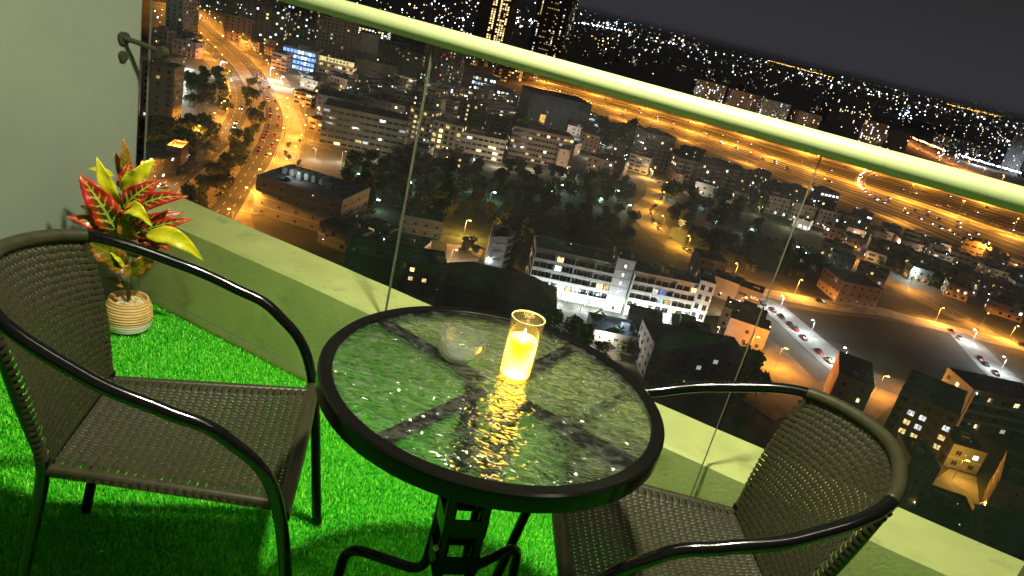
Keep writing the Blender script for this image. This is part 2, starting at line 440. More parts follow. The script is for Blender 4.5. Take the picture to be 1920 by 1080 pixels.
def weave(mb, S, nu, nv, wu, wv, amp=0.0022, ext=0.0, edge=0.07):
    """S(a,b): a in -1..1 across, b in 0..1 along. nu strands run along b, nv strands run across and reach the rails"""
    def nrm(a, b):
        e = 1e-3
        return (S(a+e, b) - S(a-e, b)).cross(S(a, b+e) - S(a, b-e)).normalized()
    A = [-1 + edge + (2 - 2*edge)*(i + .5)/nu for i in range(nu)]
    B = [(j + .5)/nv for j in range(nv)]
    for i, a in enumerate(A):
        pts = []; ns = []
        for j in range(2*nv + 1):
            b = j/(2*nv)
            ph = math.cos(math.pi*(b*nv - .5)) * (1 if i % 2 == 0 else -1)
            nn = nrm(a, b); pts.append(S(a, b) + nn*amp*ph); ns.append(nn)
        ribbon(mb, pts, ns, wu*random.uniform(.93, 1.05))
    for j, b in enumerate(B):
        pts = []; ns = []
        xs = [-1.0, -1 + edge*.5] + [A[0] + (A[-1]-A[0])*k/(2*(nu-1)) for k in range(2*nu - 1)] + [1 - edge*.5, 1.0]
        for q, a in enumerate(xs):
            if 2 <= q < len(xs) - 2:
                kk = (q - 2)/2
                ph = -math.cos(math.pi*kk) * (1 if j % 2 == 0 else -1)
            else: ph = 0.3
            nn = nrm(a, b); pts.append(S(a, b) + nn*amp*ph); ns.append(nn)
        # wrap over the side rails
        for end, sgn in ((0, -1), (-1, 1)):
            p, n_ = pts[end], ns[end]
            out = (pts[end] - pts[1 if end == 0 else -2]).normalized()
            extra = [(p + out*.008 - n_*.004), (p + out*.012 - n_*.016)]; en = [(n_ + out).normalized(), out]
            if end == 0: pts = extra[::-1] + pts; ns = en[::-1] + ns
            else: pts = pts + extra; ns = ns + en
        ribbon(mb, pts, ns, wv*random.uniform(.93, 1.05))

def ribbed(pts, r, pitch=0.0042):
    """resampled path with a fine coil relief for a tube wrapped in cane"""
    L = [0]
    for a, b in zip(pts[:-1], pts[1:]): L.append(L[-1] + (b - a).length)
    n = int(L[-1]/pitch)*2; out = []; rr = []
    j = 0
    for i in range(n + 1):
        s = L[-1]*i/n
        while j < len(L) - 2 and L[j+1] < s: j += 1
        t = (s - L[j])/max(1e-9, L[j+1] - L[j])
        out.append(pts[j].lerp(pts[j+1], min(1, t))); rr.append(r*(1.0 if i % 2 else 0.93))
    return out, rr

def make_chair(label):
    c = CH
    root = empty('wicker_chair'); tag(root, label, 'chair', 'wicker chairs at the bistro table')
    def arm(s): return [(c['xf0'], s*c['yf0'], 0.0), (c['xf1'], s*c['yf1'], c['z1']), (c['xf2'], s*c['yf2'], c['zf2']), (c['xm'], s*c['ym'], c['zm']), (c['xm2'], s*c['ym2'], c['zm2']), (c['xb'], s*c['yb'], c['zb'])]
    full = catmull(arm(1) + [(c['xt'], 0, c['zt'])] + arm(-1)[::-1], 12)
    nb = 5*12; last = len(full) - 1 - nb
    for seg in (full[:nb+1], full[last:][::-1]):
        t = MB(); t.tube(seg, 0.0125, 14); t.build('arm_tube', M['black'], root, smooth=True, angle=60)
        f = MB(); f.tube([seg[0] + Vector((0, 0, 0.0)), seg[0] + Vector((-.002, 0, .012))], 0.0140, 12); f.build('foot_cap', M['black'], root, smooth=True, angle=40)
    top = full[nb:last+1]
    pp, rr = ribbed(top, 0.0148, 0.006); t = MB(); t.tube(pp, rr, 12); t.build('top_rail', M['wrap'], root, smooth=True)
    bmid = 0.03
    for s in (1, -1):
        foot = Vector((c['xrf'], s*c['yrf'], 0)); cor = Vector((c['xsr'], s*c['ysr'], c['zsr'])); hi = Vector((c['xb'] - .004, s*(c['yb']), c['zb']))
        t = MB(); t.tube(fillet([foot, Vector((c['xsr'] - .012, s*(c['ysr'] + .006), c['zsr'] - .03)), cor + Vector((-.012, 0, .02))], .05), 0.012, 12); t.build('rear_leg', M['black'], root, smooth=True, angle=60)
        pp, rr = ribbed(fillet([cor + Vector((-.012, 0, .02)), cor.lerp(hi, .5) + Vector((-.012, 0, 0)), hi], .1), 0.0105)
        t = MB(); t.tube(pp, rr, 10); t.build('back_post', M['wrap'], root, smooth=True)
        fr = Vector((c['xsf'], s*c['ysf'], c['zsf']))
        pp, rr = ribbed([fr, cor + Vector((-.005, 0, 0))], 0.0125); t = MB(); t.tube(pp, rr, 10); t.build('seat_rail', M['wrap'], root, smooth=True)
    t = MB(); t.tube(fillet([(c['xsf'] + .002, c['ysf'] + .028, c['zsf'] - .004), (c['xsf'] + .006, 0, c['zsf'] + .001), (c['xsf'] + .002, -c['ysf'] - .028, c['zsf'] - .004)], .1), 0.0165, 14)
    t.build('front_rail', M['wrap'], root, smooth=True, angle=60)
    t = MB(); t.tube([(c['xsr'] - .012, c['ysr'], c['zsr'] - .012), (c['xsr'] - .012, -c['ysr'], c['zsr'] - .012)], 0.010, 10); t.build('rear_rail', M['black'], root, smooth=True, angle=60)
    def seat(a, b):
        x = c['xsf']*(1-b) + (c['xsr'])*b; hw = c['ysf']*(1-b) + c['ysr']*b
        z = c['zsf']*(1-b) + c['zsr']*b + .010 - .022*(1 - a*a)*math.sin(math.pi*min(1, max(0, b)))**.8
        return Vector((x, a*hw, z))
    mb = MB(); weave(mb, seat, 31, 26, 0.0096, 0.0134, amp=0.0015, edge=0.13)
    tag(mb.build('seat_weave', M['wicker'], root, smooth=True), kind='stuff')
    tl = len(top) - 1
    def back(a, b):
        b = b*0.985
        f = (1 - a)*.5*tl; i = min(tl - 1, max(0, int(f))); T = top[i].lerp(top[i+1], f - i)
        Bm = Vector((c['xsr'] - .004 - .004*(1 - a*a), a*c['ysr'], c['zsr'] + .004))
        p = Bm.lerp(T, b); p.x += .012*math.sin(math.pi*b)
        return p
    mb = MB(); weave(mb, back, 34, 24, 0.0090, 0.0116, amp=0.0018, edge=0.10)
    tag(mb.build('back_weave', M['wicker'], root, smooth=True), kind='stuff')
    return root
chA = make_chair('dark brown wicker chair on the left beside the potted croton')
chA.location = (-.5991, 1.2926, 0.004); chA.rotation_euler.z = 0.2113
chB = copy_tree(chA); chB.location = (.4535, 1.3082, 0.004); chB.rotation_euler.z = 3.2442
chB['label'] = 'dark brown wicker chair on the right pushed against the kerb wall'

# ------------------------------------------------------------------ bistro table
TC = Vector((0.0125, 1.262, 0)); TR = 0.333; TZ = 0.715
def table_glass():
    m = bpy.data.materials.new('rippled_table_glass'); m.use_nodes = True
    t = m.node_tree; t.nodes.clear()
    out = t.nodes.new('ShaderNodeOutputMaterial')
    tc = t.nodes.new('ShaderNodeTexCoord'); mp = t.nodes.new('ShaderNodeMapping'); mp.inputs['Rotation'].default_value = (0, 0, R_(18)); mp.inputs['Scale'].default_value = (42, 66, 40)
    nz = t.nodes.new('ShaderNodeTexNoise'); nz.inputs['Scale'].default_value = 1.0; nz.inputs['Detail'].default_value = 1.0; nz.inputs['Distortion'].default_value = 0.6
    bp = t.nodes.new('ShaderNodeBump'); bp.inputs['Strength'].default_value = 1.0; bp.inputs['Distance'].default_value = 0.0078
    t.links.new(tc.outputs['Object'], mp.inputs[0]); t.links.new(mp.outputs[0], nz.inputs['Vector']); t.links.new(nz.outputs[0], bp.inputs['Height'])
    rf = t.nodes.new('ShaderNodeBsdfRefraction'); rf.inputs['IOR'].default_value = 1.20; rf.inputs['Roughness'].default_value = 0.02; rf.inputs['Color'].default_value = (0.95, 0.97, 0.92, 1)
    tr = t.nodes.new('ShaderNodeBsdfTransparent'); tr.inputs[0].default_value = (0.93, 0.96, 0.92, 1)
    gl = t.nodes.new('ShaderNodeBsdfGlossy'); gl.inputs['Roughness'].default_value = 0.06
    lw = t.nodes.new('ShaderNodeLayerWeight'); lw.inputs[0].default_value = 0.5
    pw_ = t.nodes.new('ShaderNodeMath'); pw_.operation = 'POWER'; pw_.inputs[1].default_value = 4.0
    fr = t.nodes.new('ShaderNodeMath'); fr.operation = 'MULTIPLY_ADD'; fr.inputs[1].default_value = 0.9; fr.inputs[2].default_value = 0.06
    t.links.new(lw.outputs['Facing'], pw_.inputs[0]); t.links.new(pw_.outputs[0], fr.inputs[0])
    for q in (rf, gl, lw): t.links.new(bp.outputs[0], q.inputs['Normal'])
    a = t.nodes.new('ShaderNodeMixShader'); a.inputs[0].default_value = 0.42
    b = t.nodes.new('ShaderNodeMixShader')
    t.links.new(rf.outputs[0], a.inputs[1]); t.links.new(tr.outputs[0], a.inputs[2])
    t.links.new(fr.outputs[0], b.inputs[0]); t.links.new(a.outputs[0], b.inputs[1]); t.links.new(gl.outputs[0], b.inputs[2])
    # frosted underside, with pale ripple streaks painted in for glints of light
    df = t.nodes.new('ShaderNodeBsdfDiffuse'); df.inputs[0].default_value = (.72, .76, .66, 1); t.links.new(bp.outputs[0], df.inputs['Normal'])
    mr = t.nodes.new('ShaderNodeMapRange'); mr.inputs[1].default_value = .47; mr.inputs[2].default_value = .64; mr.inputs[3].default_value = .004; mr.inputs[4].default_value = .026
    t.links.new(nz.outputs[0], mr.inputs[0])
    e = t.nodes.new('ShaderNodeMixShader'); t.links.new(mr.outputs[0], e.inputs[0]); t.links.new(b.outputs[0], e.inputs[1]); t.links.new(df.outputs[0], e.inputs[2])
    t.links.new(e.outputs[0], out.inputs[0])
    return m
table = empty('bistro_table', TC); tag(table, 'round black metal table with a rippled glass top between the two chairs', 'table')
g = MB(); g.lathe([(0.0001, -0.009), (TR - 0.02, -0.009), (TR - 0.02, -0.004), (0.0001, -0.004)], 96, c=(0, 0, TZ)); g.build('glass_top', table_glass(), table)
g = MB(); rp_ = [(TR - .026, -.002), (TR - .024, .0), (TR - .004, 0), (TR, -.003), (TR + .001, -.012), (TR, -.034), (TR - .003, -.036), (TR - .012, -.036), (TR - .014, -.032), (TR - .014, -.014), (TR - .026, -.011)]
g.lathe(rp_, 96, c=(0, 0, TZ), close=True); g.build('table_rim', M['rim'], table, smooth=True, angle=35)
LA = [(148, 170, .235), (60, 50, .235), (-28, -30, .25), (-122, -112, .25)]
for a1, a2, rb in LA:
    a1, a2 = R_(a1), R_(a2)
    def pol(a, r, z): return Vector((r*math.cos(a), r*math.sin(a), z))
    t = MB(); t.tube(fillet([pol(a1, TR - .016, .690), pol(a1, .052, .690), pol(a1*.5 + a2*.5, .050, .36), pol(a2, .052, .215), pol(a2, rb, .205), pol(a2, rb + .018, 0.0)], .045, 7), 0.0115, 12)
    lg = t.build('leg', M['rim'], table, smooth=True, angle=60)
    t = MB(); t.tube([pol(a2, rb + .018, -.002), pol(a2, rb + .017, .014)], .0135, 12); t.build('rubber_foot', M['black'], lg, smooth=True, angle=40)
    t = MB(); c0 = pol(a1, .066, .345); d0 = pol(a1, 1, 0); t.tube([c0, c0 + d0*.006], .006, 10); t.build('bolt', M['bolt'], lg)
    # spoke plate under the glass
    s = MB(); dd = pol(a1, 1, 0); nn_ = Vector((-dd.y, dd.x, 0))
    P = [pol(a1, .03, 0) - nn_*.013, pol(a1, TR - .016, 0) - nn_*.013, pol(a1, TR - .016, 0) + nn_*.013, pol(a1, .03, 0) + nn_*.013]
    s.prism(P, .7005, .7045); s.build('spoke', M['rim'], table)
for z, r in ((.54, .060), (.395, .062), (.30, .064)):
    h = MB()
    for q in range(4):
        a1, a2 = R_(LA[q][0]*.6 + LA[q][1]*.4), R_(LA[(q+1) % 4][0]*.6 + LA[(q+1) % 4][1]*.4)
        p1, p2 = Vector((r*math.cos(a1), r*math.sin(a1), z)), Vector((r*math.cos(a2), r*math.sin(a2), z))
        dd = (p2 - p1).normalized(); nn_ = Vector((-dd.y, dd.x, 0))*.002
        h.hexa([p1 - nn_ + Vector((0, 0, -.022)), p2 - nn_ + Vector((0, 0, -.022)), p2 + nn_ + Vector((0, 0, -.022)), p1 + nn_ + Vector((0, 0, -.022)), p1 - nn_ + Vector((0, 0, .022)), p2 - nn_ + Vector((0, 0, .022)), p2 + nn_ + Vector((0, 0, .022)), p1 + nn_ + Vector((0, 0, .022))])
    h.build('leg_bracket', M['rim'], table)

# candle in a glass cylinder
cp = at(964, 702, TZ); candle = empty('candle_holder', (cp.x, cp.y, TZ - .003)); tag(candle, 'lit yellow candle inside a clear glass cylinder on the table', 'candle')
clear = glass_mat('clear_glass', 0.02, 0.0, (0.99, 0.97, 0.92))  # diffuse share imitates amber candle reflections on the clear walls
g = MB(); g.lathe([(0.0001, 0), (.033, 0), (.0335, .003), (.0335, .128), (.0315, .128), (.0312, .006), (.0001, .005)], 40); g.build('glass_cylinder', clear, candle, smooth=True, angle=40)
g = MB(); g.lathe([(.0312, .1275), (.0318, .1295), (.0332, .1295), (.0338, .1275)], 40, close=True); g.build('glass_lip', mat('glass_lip', (.8, .62, .3), .15), candle, smooth=True)
def wax_mat():
    m = bpy.data.materials.new('glowing_wax'); m.use_nodes = True
    t = m.node_tree; p = t.nodes['Principled BSDF']; p.inputs['Base Color'].default_value = (.6, .4, .06, 1); p.inputs['Roughness'].default_value = .4
    tc = t.nodes.new('ShaderNodeTexCoord'); sp = t.nodes.new('ShaderNodeSeparateXYZ'); t.links.new(tc.outputs['Object'], sp.inputs[0])
    nz = t.nodes.new('ShaderNodeTexNoise'); nz.inputs['Scale'].default_value = 13; nz.inputs['Detail'].default_value = 0; t.links.new(tc.outputs['Object'], nz.inputs['Vector'])
    rp = t.nodes.new('ShaderNodeValToRGB'); rp.color_ramp.interpolation = 'EASE'; rp.color_ramp.elements[0].position = .30; rp.color_ramp.elements[1].position = .90
    rp.color_ramp.elements[0].color = (.85, .45, 0.0, 1); rp.color_ramp.elements[1].color = (1.8, 1.35, .20, 1)
    t.links.new(nz.outputs[0], rp.inputs[0]); t.links.new(rp.outputs[0], p.inputs['Emission Color']); p.inputs['Emission Strength'].default_value = 12.0
    return m
g = MB(); g.lathe([(.0001, .007), (.0275, .007), (.029, .010), (.029, .078), (.027, .084), (.019, .0845), (.010, .081), (.0001, .080)], 32); g.build('wax_body', wax_mat(), candle, smooth=True, angle=50)
g = MB(); g.lathe([(.0001, .080), (.003, .083), (.0042, .089), (.003, .097), (.0008, .104), (.0001, .105)], 14); g.build('flame', emis('flame', (1, .80, .40), 22, True), candle, smooth=True)
pl = bpy.data.lights.new('candle_glow', 'POINT'); pl.energy = 0.22; pl.color = (1, .72, .2); pl.shadow_soft_size = .012
po = bpy.data.objects.new('candle_glow', pl); COL.objects.link(po); po.parent = candle; po.location = (0, 0, .112)

# ashtray of clear glass with notches
ap = at(862, 660, TZ); ash = MB(); seg = 64; R0 = .050
prof = [(.0001, .004), (.036, .004), (.0385, .008), (.043, .040), (.0445, .0425), (.048, .0425), (.050, .040), (.049, .016), (.043, .001), (.0001, 0.0)]
for (r, z) in prof:
    for kk in range(seg):
        th = 2*math.pi*kk/seg
        notch = max(0, math.cos(3*(th - 2.6)))**24
        zz = z - (.011*notch if z > .035 else 0)
        ash.v.append((r*math.cos(th), r*math.sin(th), zz))
for i in range(len(prof) - 1):
    for kk in range(seg):
        l = (kk + 1) % seg; ash.face((i*seg + kk, i*seg + l, (i+1)*seg + l, (i+1)*seg + kk))
ashg = bpy.data.materials.new('ashtray_glass'); ashg.use_nodes = True
_t = ashg.node_tree; _tp = _t.nodes.new('ShaderNodeBsdfTransparent'); _mx = _t.nodes.new('ShaderNodeMixShader'); _mx.inputs[0].default_value = .45
_t.links.new(_t.nodes['Principled BSDF'].outputs[0], _mx.inputs[1]); _t.links.new(_tp.outputs[0], _mx.inputs[2]); _t.links.new(_mx.outputs[0], _t.nodes['Material Output'].inputs[0])
p = _t.nodes['Principled BSDF']; p.inputs['Transmission Weight'].default_value = .93; p.inputs['Roughness'].default_value = .04; p.inputs['IOR'].default_value = 1.3; p.inputs['Base Color'].default_value = (.97, 1, .95, 1)
ao = ash.build('ashtray', ashg, smooth=True); ao.location = (ap.x, ap.y - .004, TZ - .0035)
tag(ao, 'clear glass ashtray with notched rim on the table', 'ashtray')

# ------------------------------------------------------------------ potted croton
PP = bal(-2.073, 1.668, 0.0); plant = empty('potted_croton', PP); tag(plant, 'croton with red and yellow leaves in a ribbed terracotta and white pot', 'potted plant')
rows = [(.0001, .004), (.060, .004), (.066, .009)]
outer = []
for i in range(41):
    z = .010 + .130*i/40
    r = .070 + .016*math.sin(math.pi*min(1, (z + .01)/.15))**1.0
    if z < .05: r += 0.0008*math.sin(z/.0115*2*math.pi)
    else: r += 0.0016*math.sin(z/.0115*2*math.pi)
    outer.append((r, z))
pw = [o for o in outer if o[1] <= .052]; pt_ = [o for o in outer if o[1] >= .049]
g = MB(); g.lathe(rows + pw, 40); pot = g.build('pot', [mat('white_pot_glaze', (.78, .76, .62), .5)], plant, smooth=True)
g = MB(); g.lathe(pt_ + [(pt_[-1][0] - .002, .1425), (pt_[-1][0] - .009, .142), (pt_[-1][0] - .011, .118), (.0001, .115)], 40); g.build('terracotta_band', mat('terracotta', (.55, .34, .12), .6, var=.12, vscale=30), plant, smooth=True, angle=50)
g = MB()
for i in range(170):
    r = .070*math.sqrt(random.random()); a = random.uniform(0, 6.283); s = random.uniform(.004, .0075)
    c0 = Vector((r*math.cos(a), r*math.sin(a), .119 + random.uniform(0, .004))); n0 = len(g.v)
    for d in ((1, 0, 0), (0, 1, 0), (-1, 0, 0), (0, -1, 0), (0, 0, .7), (0, 0, -.7)): g.v.append(tuple(c0 + Vector(d)*s*random.uniform(.7, 1.2)))
    for f in ((0, 1, 4), (1, 2, 4), (2, 3, 4), (3, 0, 4), (1, 0, 5), (2, 1, 5), (3, 2, 5), (0, 3, 5)): g.face(tuple(n0 + q for q in f))
tag(g.build('gravel', mat('pot_gravel', (.52, .46, .28), .7, var=.5, vscale=120), plant), kind='stuff')
for o in plant.children: o.scale = (.93, .93, .84)

def leaf_mat(name, kind):
    m = bpy.data.materials.new(name); m.use_nodes = True
    t = m.node_tree; p = t.nodes['Principled BSDF']; p.inputs['Roughness'].default_value = .32
    uv = t.nodes.new('ShaderNodeUVMap'); sp = t.nodes.new('ShaderNodeSeparateXYZ'); t.links.new(uv.outputs[0], sp.inputs[0])
    def math_(op, a, b=None):
        n = t.nodes.new('ShaderNodeMath'); n.operation = op
        for i, q in enumerate((a, b)):
            if q is None: continue
            if isinstance(q, (int, float)): n.inputs[i].default_value = q
            else: t.links.new(q, n.inputs[i])
        return n.outputs[0]
    def mix(f, a, b):
        n = t.nodes.new('ShaderNodeMix'); n.data_type = 'RGBA'
        t.links.new(f, n.inputs[0])
        for i, q in ((6, a), (7, b)):
            if isinstance(q, tuple): n.inputs[i].default_value = (*q, 1)
            else: t.links.new(q, n.inputs[i])
        return n.outputs[2]
    tcn = t.nodes.new('ShaderNodeTexNoise'); tcn.inputs['Scale'].default_value = 9; t.links.new(uv.outputs[0], tcn.inputs['Vector'])
    v = math_('ABSOLUTE', math_('SUBTRACT', sp.outputs['Y'], .5)); v = math_('MULTIPLY', v, 2.0)
    u = math_('ADD', sp.outputs['X'], math_('MULTIPLY', math_('SUBTRACT', tcn.outputs[0], .5), .10))
    ph = math_('FRACT', math_('SUBTRACT', math_('MULTIPLY', u, 8.0), math_('MULTIPLY', v, 1.3)))
    vein = math_('LESS_THAN', math_('ABSOLUTE', math_('SUBTRACT', ph, .5)), .13)
    mid = math_('LESS_THAN', v, .09)
    vein = math_('MAXIMUM', vein, mid)
    edge = math_('SMOOTH_MIN', 1.0, math_('ADD', math_('MULTIPLY', v, .75), math_('MULTIPLY', u, .55)))
    ef = t.nodes.new('ShaderNodeMapRange'); ef.inputs[1].default_value = .35; ef.inputs[2].default_value = .85; t.links.new(math_('ADD', edge, math_('MULTIPLY', math_('SUBTRACT', tcn.outputs[0], .5), .5)), ef.inputs[0])
    if kind == 'red':
        body = mix(ef.outputs[0], (.010, .045, .010), (.42, .012, .012)); veinc = mix(ef.outputs[0], (.42, .40, .05), (.60, .12, .02))
        vf = math_('MULTIPLY', vein, math_('LESS_THAN', ef.outputs[0], .93))
        colr = mix(vf, body, veinc)
    elif kind == 'yellow':
        body = mix(tcn.outputs[0], (.50, .46, .012), (.62, .56, .02)); colr = mix(math_('MULTIPLY', vein, .35), body, (.34, .36, .01))
    else:
        body = mix(ef.outputs[0], (.09, .11, .008), (.26, .07, .01)); colr = mix(math_('MULTIPLY', vein, .5), body, (.30, .24, .02))
    t.links.new(colr, p.inputs['Base Color'])
    bp = t.nodes.new('ShaderNodeBump'); bp.inputs['Strength'].default_value = .25; bp.inputs['Distance'].default_value = .002
    t.links.new(vein, bp.inputs['Height']); t.links.new(bp.outputs[0], p.inputs['Normal'])
    return m
LM = {k: leaf_mat('croton_leaf_' + k, k) for k in ('red', 'yellow', 'olive')}
toEye = Vector((-PP.x, -PP.y, 0)).normalized()
def at_depth(px, py, d):
    """point on the upright plane through the pot axis that faces the balcony door, d metres nearer"""
    q = ray(px, py); t = ((PP + toEye*d) - EYE).dot(toEye)/q.dot(toEye)
    return EYE + q*t
def leaf(base, tip, wpx, kind, d0=0.0, d1=0.0, bend=.04, twist=0.0):
    A = at_depth(*base, d0); B = at_depth(*tip, d1); L = (B - A).length
    wd = wpx/FPX*(A - EYE).length*0.72
    ax = (B - A).normalized(); view = (EYE - (A + B)/2).normalized()
    nrm = (view - ax*view.dot(ax)).normalized(); side = ax.cross(nrm)
    q = Matrix.Rotation(twist, 3, ax); nrm = q @ nrm; side = q @ side
    mb = MB(); nu, nv = 14, 6; uvs = []
    lift = Vector((0, 0, 1))
    for i in range(nu + 1):
        u = i/nu
        prof = (math.sin(math.pi*min(1, u**.8))**.75)*(1 - .25*u) if 0 < u < 1 else 0
        c0 = A.lerp(B, u) + lift*bend*math.sin(math.pi*u)*L*2 + nrm*(.12*L*math.sin(math.pi*u))
        for j in range(nv + 1):
            v = -1 + 2*j/nv
            wob = .22*math.sin(u*17 + v*2.3 + A.x*90)*abs(v)
            p_ = c0 + side*(v*wd*.5*max(prof, .03)) + nrm*(abs(v)*.22 + wob)*wd*prof*.6
            mb.v.append(tuple(p_)); uvs.append((u, j/nv))
    for i in range(nu):
        for j in range(nv):
            a = i*(nv+1) + j; mb.face((a, a + nv + 1, a + nv + 2, a + 1))
    me = mb.mesh('leaf', LM[kind], True)
    ul = me.uv_layers.new(name='UVMap')
    for lp in me.loops: ul.data[lp.index].uv = uvs[lp.vertex_index]
    o = link('leaf', me, plant); o.matrix_parent_inverse = Matrix.Translation(-PP)
    sm = o.modifiers.new('thickness', 'SOLIDIFY'); sm.thickness = .0006
LV = [((234, 330), (231, 258), 26, 'olive', 0, 0, .0, .2), ((224, 352), (245, 300), 34, 'red', .01, .01, .0, .3), ((222, 400), (181, 294), 40, 'yellow', .02, .05, .02, -.2),
      ((214, 330), (164, 316), 16, 'yellow', 0, 0, .05, 0), ((221, 440), (148, 326), 66, 'red', .03, .06, .04, -.1), ((226, 356), (289, 300), 44, 'yellow', .02, .05, .03, .3),
      ((226, 392), (300, 337), 50, 'red', .03, .06, .05, .2), ((238, 400), (353, 368), 42, 'red', .02, .09, .06, .1), ((231, 396), (286, 425), 40, 'yellow', .06, .12, .16, .2),
      ((262, 434), (363, 410), 30, 'red', .02, .06, .03, .2), ((272, 440), (382, 489), 48, 'yellow', .05, .1, .10, .1), ((222, 446), (124, 406), 40, 'red', .02, .05, .05, 0),
      ((238, 510), (141, 455), 60, 'olive', .02, .05, .10, -.2), ((243, 516), (293, 478), 44, 'olive', .01, .02, .06, .3), ((246, 520), (216, 512), 28, 'olive', .06, .09, .16, .2),
      ((262, 440), (319, 390), 26, 'red', .0, .03, .0, .1), ((240, 540), (194, 520), 20, 'olive', -.02, -.03, .0, .4), ((236, 455), (205, 395), 46, 'red', -.02, -.03, .03, .1),
      ((240, 470), (262, 410), 40, 'olive', -.02, -.03, .03, .1), ((240, 470), (280, 450), 40, 'olive', -.04, -.08, .03, .1)]
LV += [((232, 420), (196, 352), 44, 'red', -.01, .0, .02, .2), ((236, 430), (258, 352), 40, 'olive', -.03, -.03, .0, -.2), ((244, 440), (330, 440), 36, 'red', -.01, .02, .06, .2),
      ((236, 470), (160, 430), 46, 'red', -.02, -.01, .06, -.2), ((242, 480), (318, 452), 40, 'olive', -.03, -.05, .05, .1), ((240, 455), (228, 392), 40, 'olive', .03, .05, .0, .0), ((232, 500), (170, 482), 40, 'olive', -.03, -.05, .05, .2),
      ((230, 380), (170, 360), 36, 'red', -.03, -.03, .04, .3), ((232, 380), (276, 330), 32, 'yellow', -.02, -.02, .03, -.2), ((238, 440), (345, 398), 30, 'red', -.04, -.02, .04, -.1), ((238, 420), (335, 420), 34, 'yellow', -.05, -.06, .06, .2),
      ((234, 350), (212, 282), 24, 'olive', -.03, -.04, .0, .3), ((234, 400), (300, 372), 36, 'olive', .0, .02, .05, -.3), ((230, 430), (150, 386), 34, 'olive', -.05, -.06, .05, .1), ((240, 450), (322, 470), 36, 'red', -.02, .0, .08, .0),
      ((236, 420), (252, 380), 34, 'red', .05, .09, .05, .2), ((240, 470), (258, 452), 36, 'olive', .05, .08, .08, .0), ((236, 500), (204, 470), 30, 'yellow', .02, .05, .05, .3)]
for l in LV: leaf(*l)
g = MB(); g.tube([PP + Vector((0, 0, .11)), at_depth(240, 480, .01), at_depth(232, 420, .01), at_depth(232, 345, .0)], [.007, .006, .005, .003], 10)
o = g.build('stem', mat('croton_stem', (.09, .11, .03), .6, var=.3, vscale=40), plant, smooth=True); o.matrix_parent_inverse = Matrix.Translation(-PP)
for b0, b1 in (((240, 545), (243, 514)), ((240, 500), (222, 446)), ((238, 470), (268, 438)), ((236, 460), (221, 436)), ((242, 548), (238, 508))):
    g = MB(); g.tube([at_depth(*b0, .0), at_depth(*b1, .015)], [.004, .0028], 8); o = g.build('stalk', bpy.data.materials['croton_stem'], plant, smooth=True); o.matrix_parent_inverse = Matrix.Translation(-PP)
# ================================================================== THE CITY, 100 m BELOW THE BALCONY
GZ = -100.0
rnd = random.Random(11)
def G(px, py, dz=0.0):
    """ground point seen at a pixel, lifted dz metres"""
    p = at(px, py, GZ); p.z = GZ + dz
    return p
C = {}
C['ground'] = mat('city_ground', (0.15, 0.135, 0.11), 0.95, col2=(0.055, 0.062, 0.045), vscale=0.035, detail=8)
C['sand'] = mat('sandy_verge', (0.34, 0.28, 0.20), 0.95, col2=(0.17, 0.15, 0.10), vscale=0.12, detail=8)
C['asphalt'] = mat('asphalt', (0.075, 0.072, 0.07), 0.85, var=0.22, vscale=0.15, detail=6)
C['concrete'] = mat('pale_paving', (0.33, 0.31, 0.28), 0.9, var=0.25, vscale=0.25, detail=7)
C['mark'] = mat('road_paint', (0.72, 0.70, 0.64), 0.7)
C['lot'] = mat('gravel_lot', (.14, .135, .125), .95, col2=(.26, .25, .24), vscale=.09, detail=9)
C['kerb'] = mat('kerb_stone', (0.42, 0.40, 0.36), 0.85)
C['lawn'] = mat('dark_lawn', (0.030, 0.050, 0.020), 0.95, var=0.4, vscale=0.2)
WALLS = {k: mat('facade_' + k, c, 0.85, var=0.16, vscale=0.22, detail=6) for k, c in dict(
    beige=(0.40, 0.34, 0.26), grey=(0.26, 0.26, 0.25), white=(0.60, 0.60, 0.58), brown=(0.24, 0.17, 0.13), dark=(0.085, 0.082, 0.08), pink=(0.44, 0.30, 0.23), green=(0.17, 0.18, 0.14), slate=(0.20, 0.21, 0.23)).items()}
C['roof'] = mat('roof_felt', (0.13, 0.125, 0.12), 0.95, var=0.3, vscale=0.3)
C['trim'] = mat('pale_trim', (0.55, 0.54, 0.50), 0.8)
C['frame'] = mat('window_frame', (0.32, 0.31, 0.29), 0.6)
C['glass'] = mat('dark_window_glass', (0.02, 0.024, 0.028), 0.12, spec=0.8)
C['pole'] = mat('galvanised_pole', (0.30, 0.30, 0.29), 0.5, 0.4)
LITC = dict(warm=(1.0, .68, .30), white=(.93, .96, 1.0), cool=(.62, .82, 1.0), blue=(.16, .32, 1.0), amber=(1.0, .50, .08), yellow=(1.0, .80, .30), cyan=(.55, .95, 1.0), red=(1.0, .05, .02))
LIT = {}
for k, c in LITC.items():
    for n, s in (('dim', .45), ('mid', 1.3), ('hot', 3.4), ('star', 18.0)):
        LIT[k + n] = emis('light_%s_%s' % (k, n), c, s, soft=(n in ('mid', 'hot')))

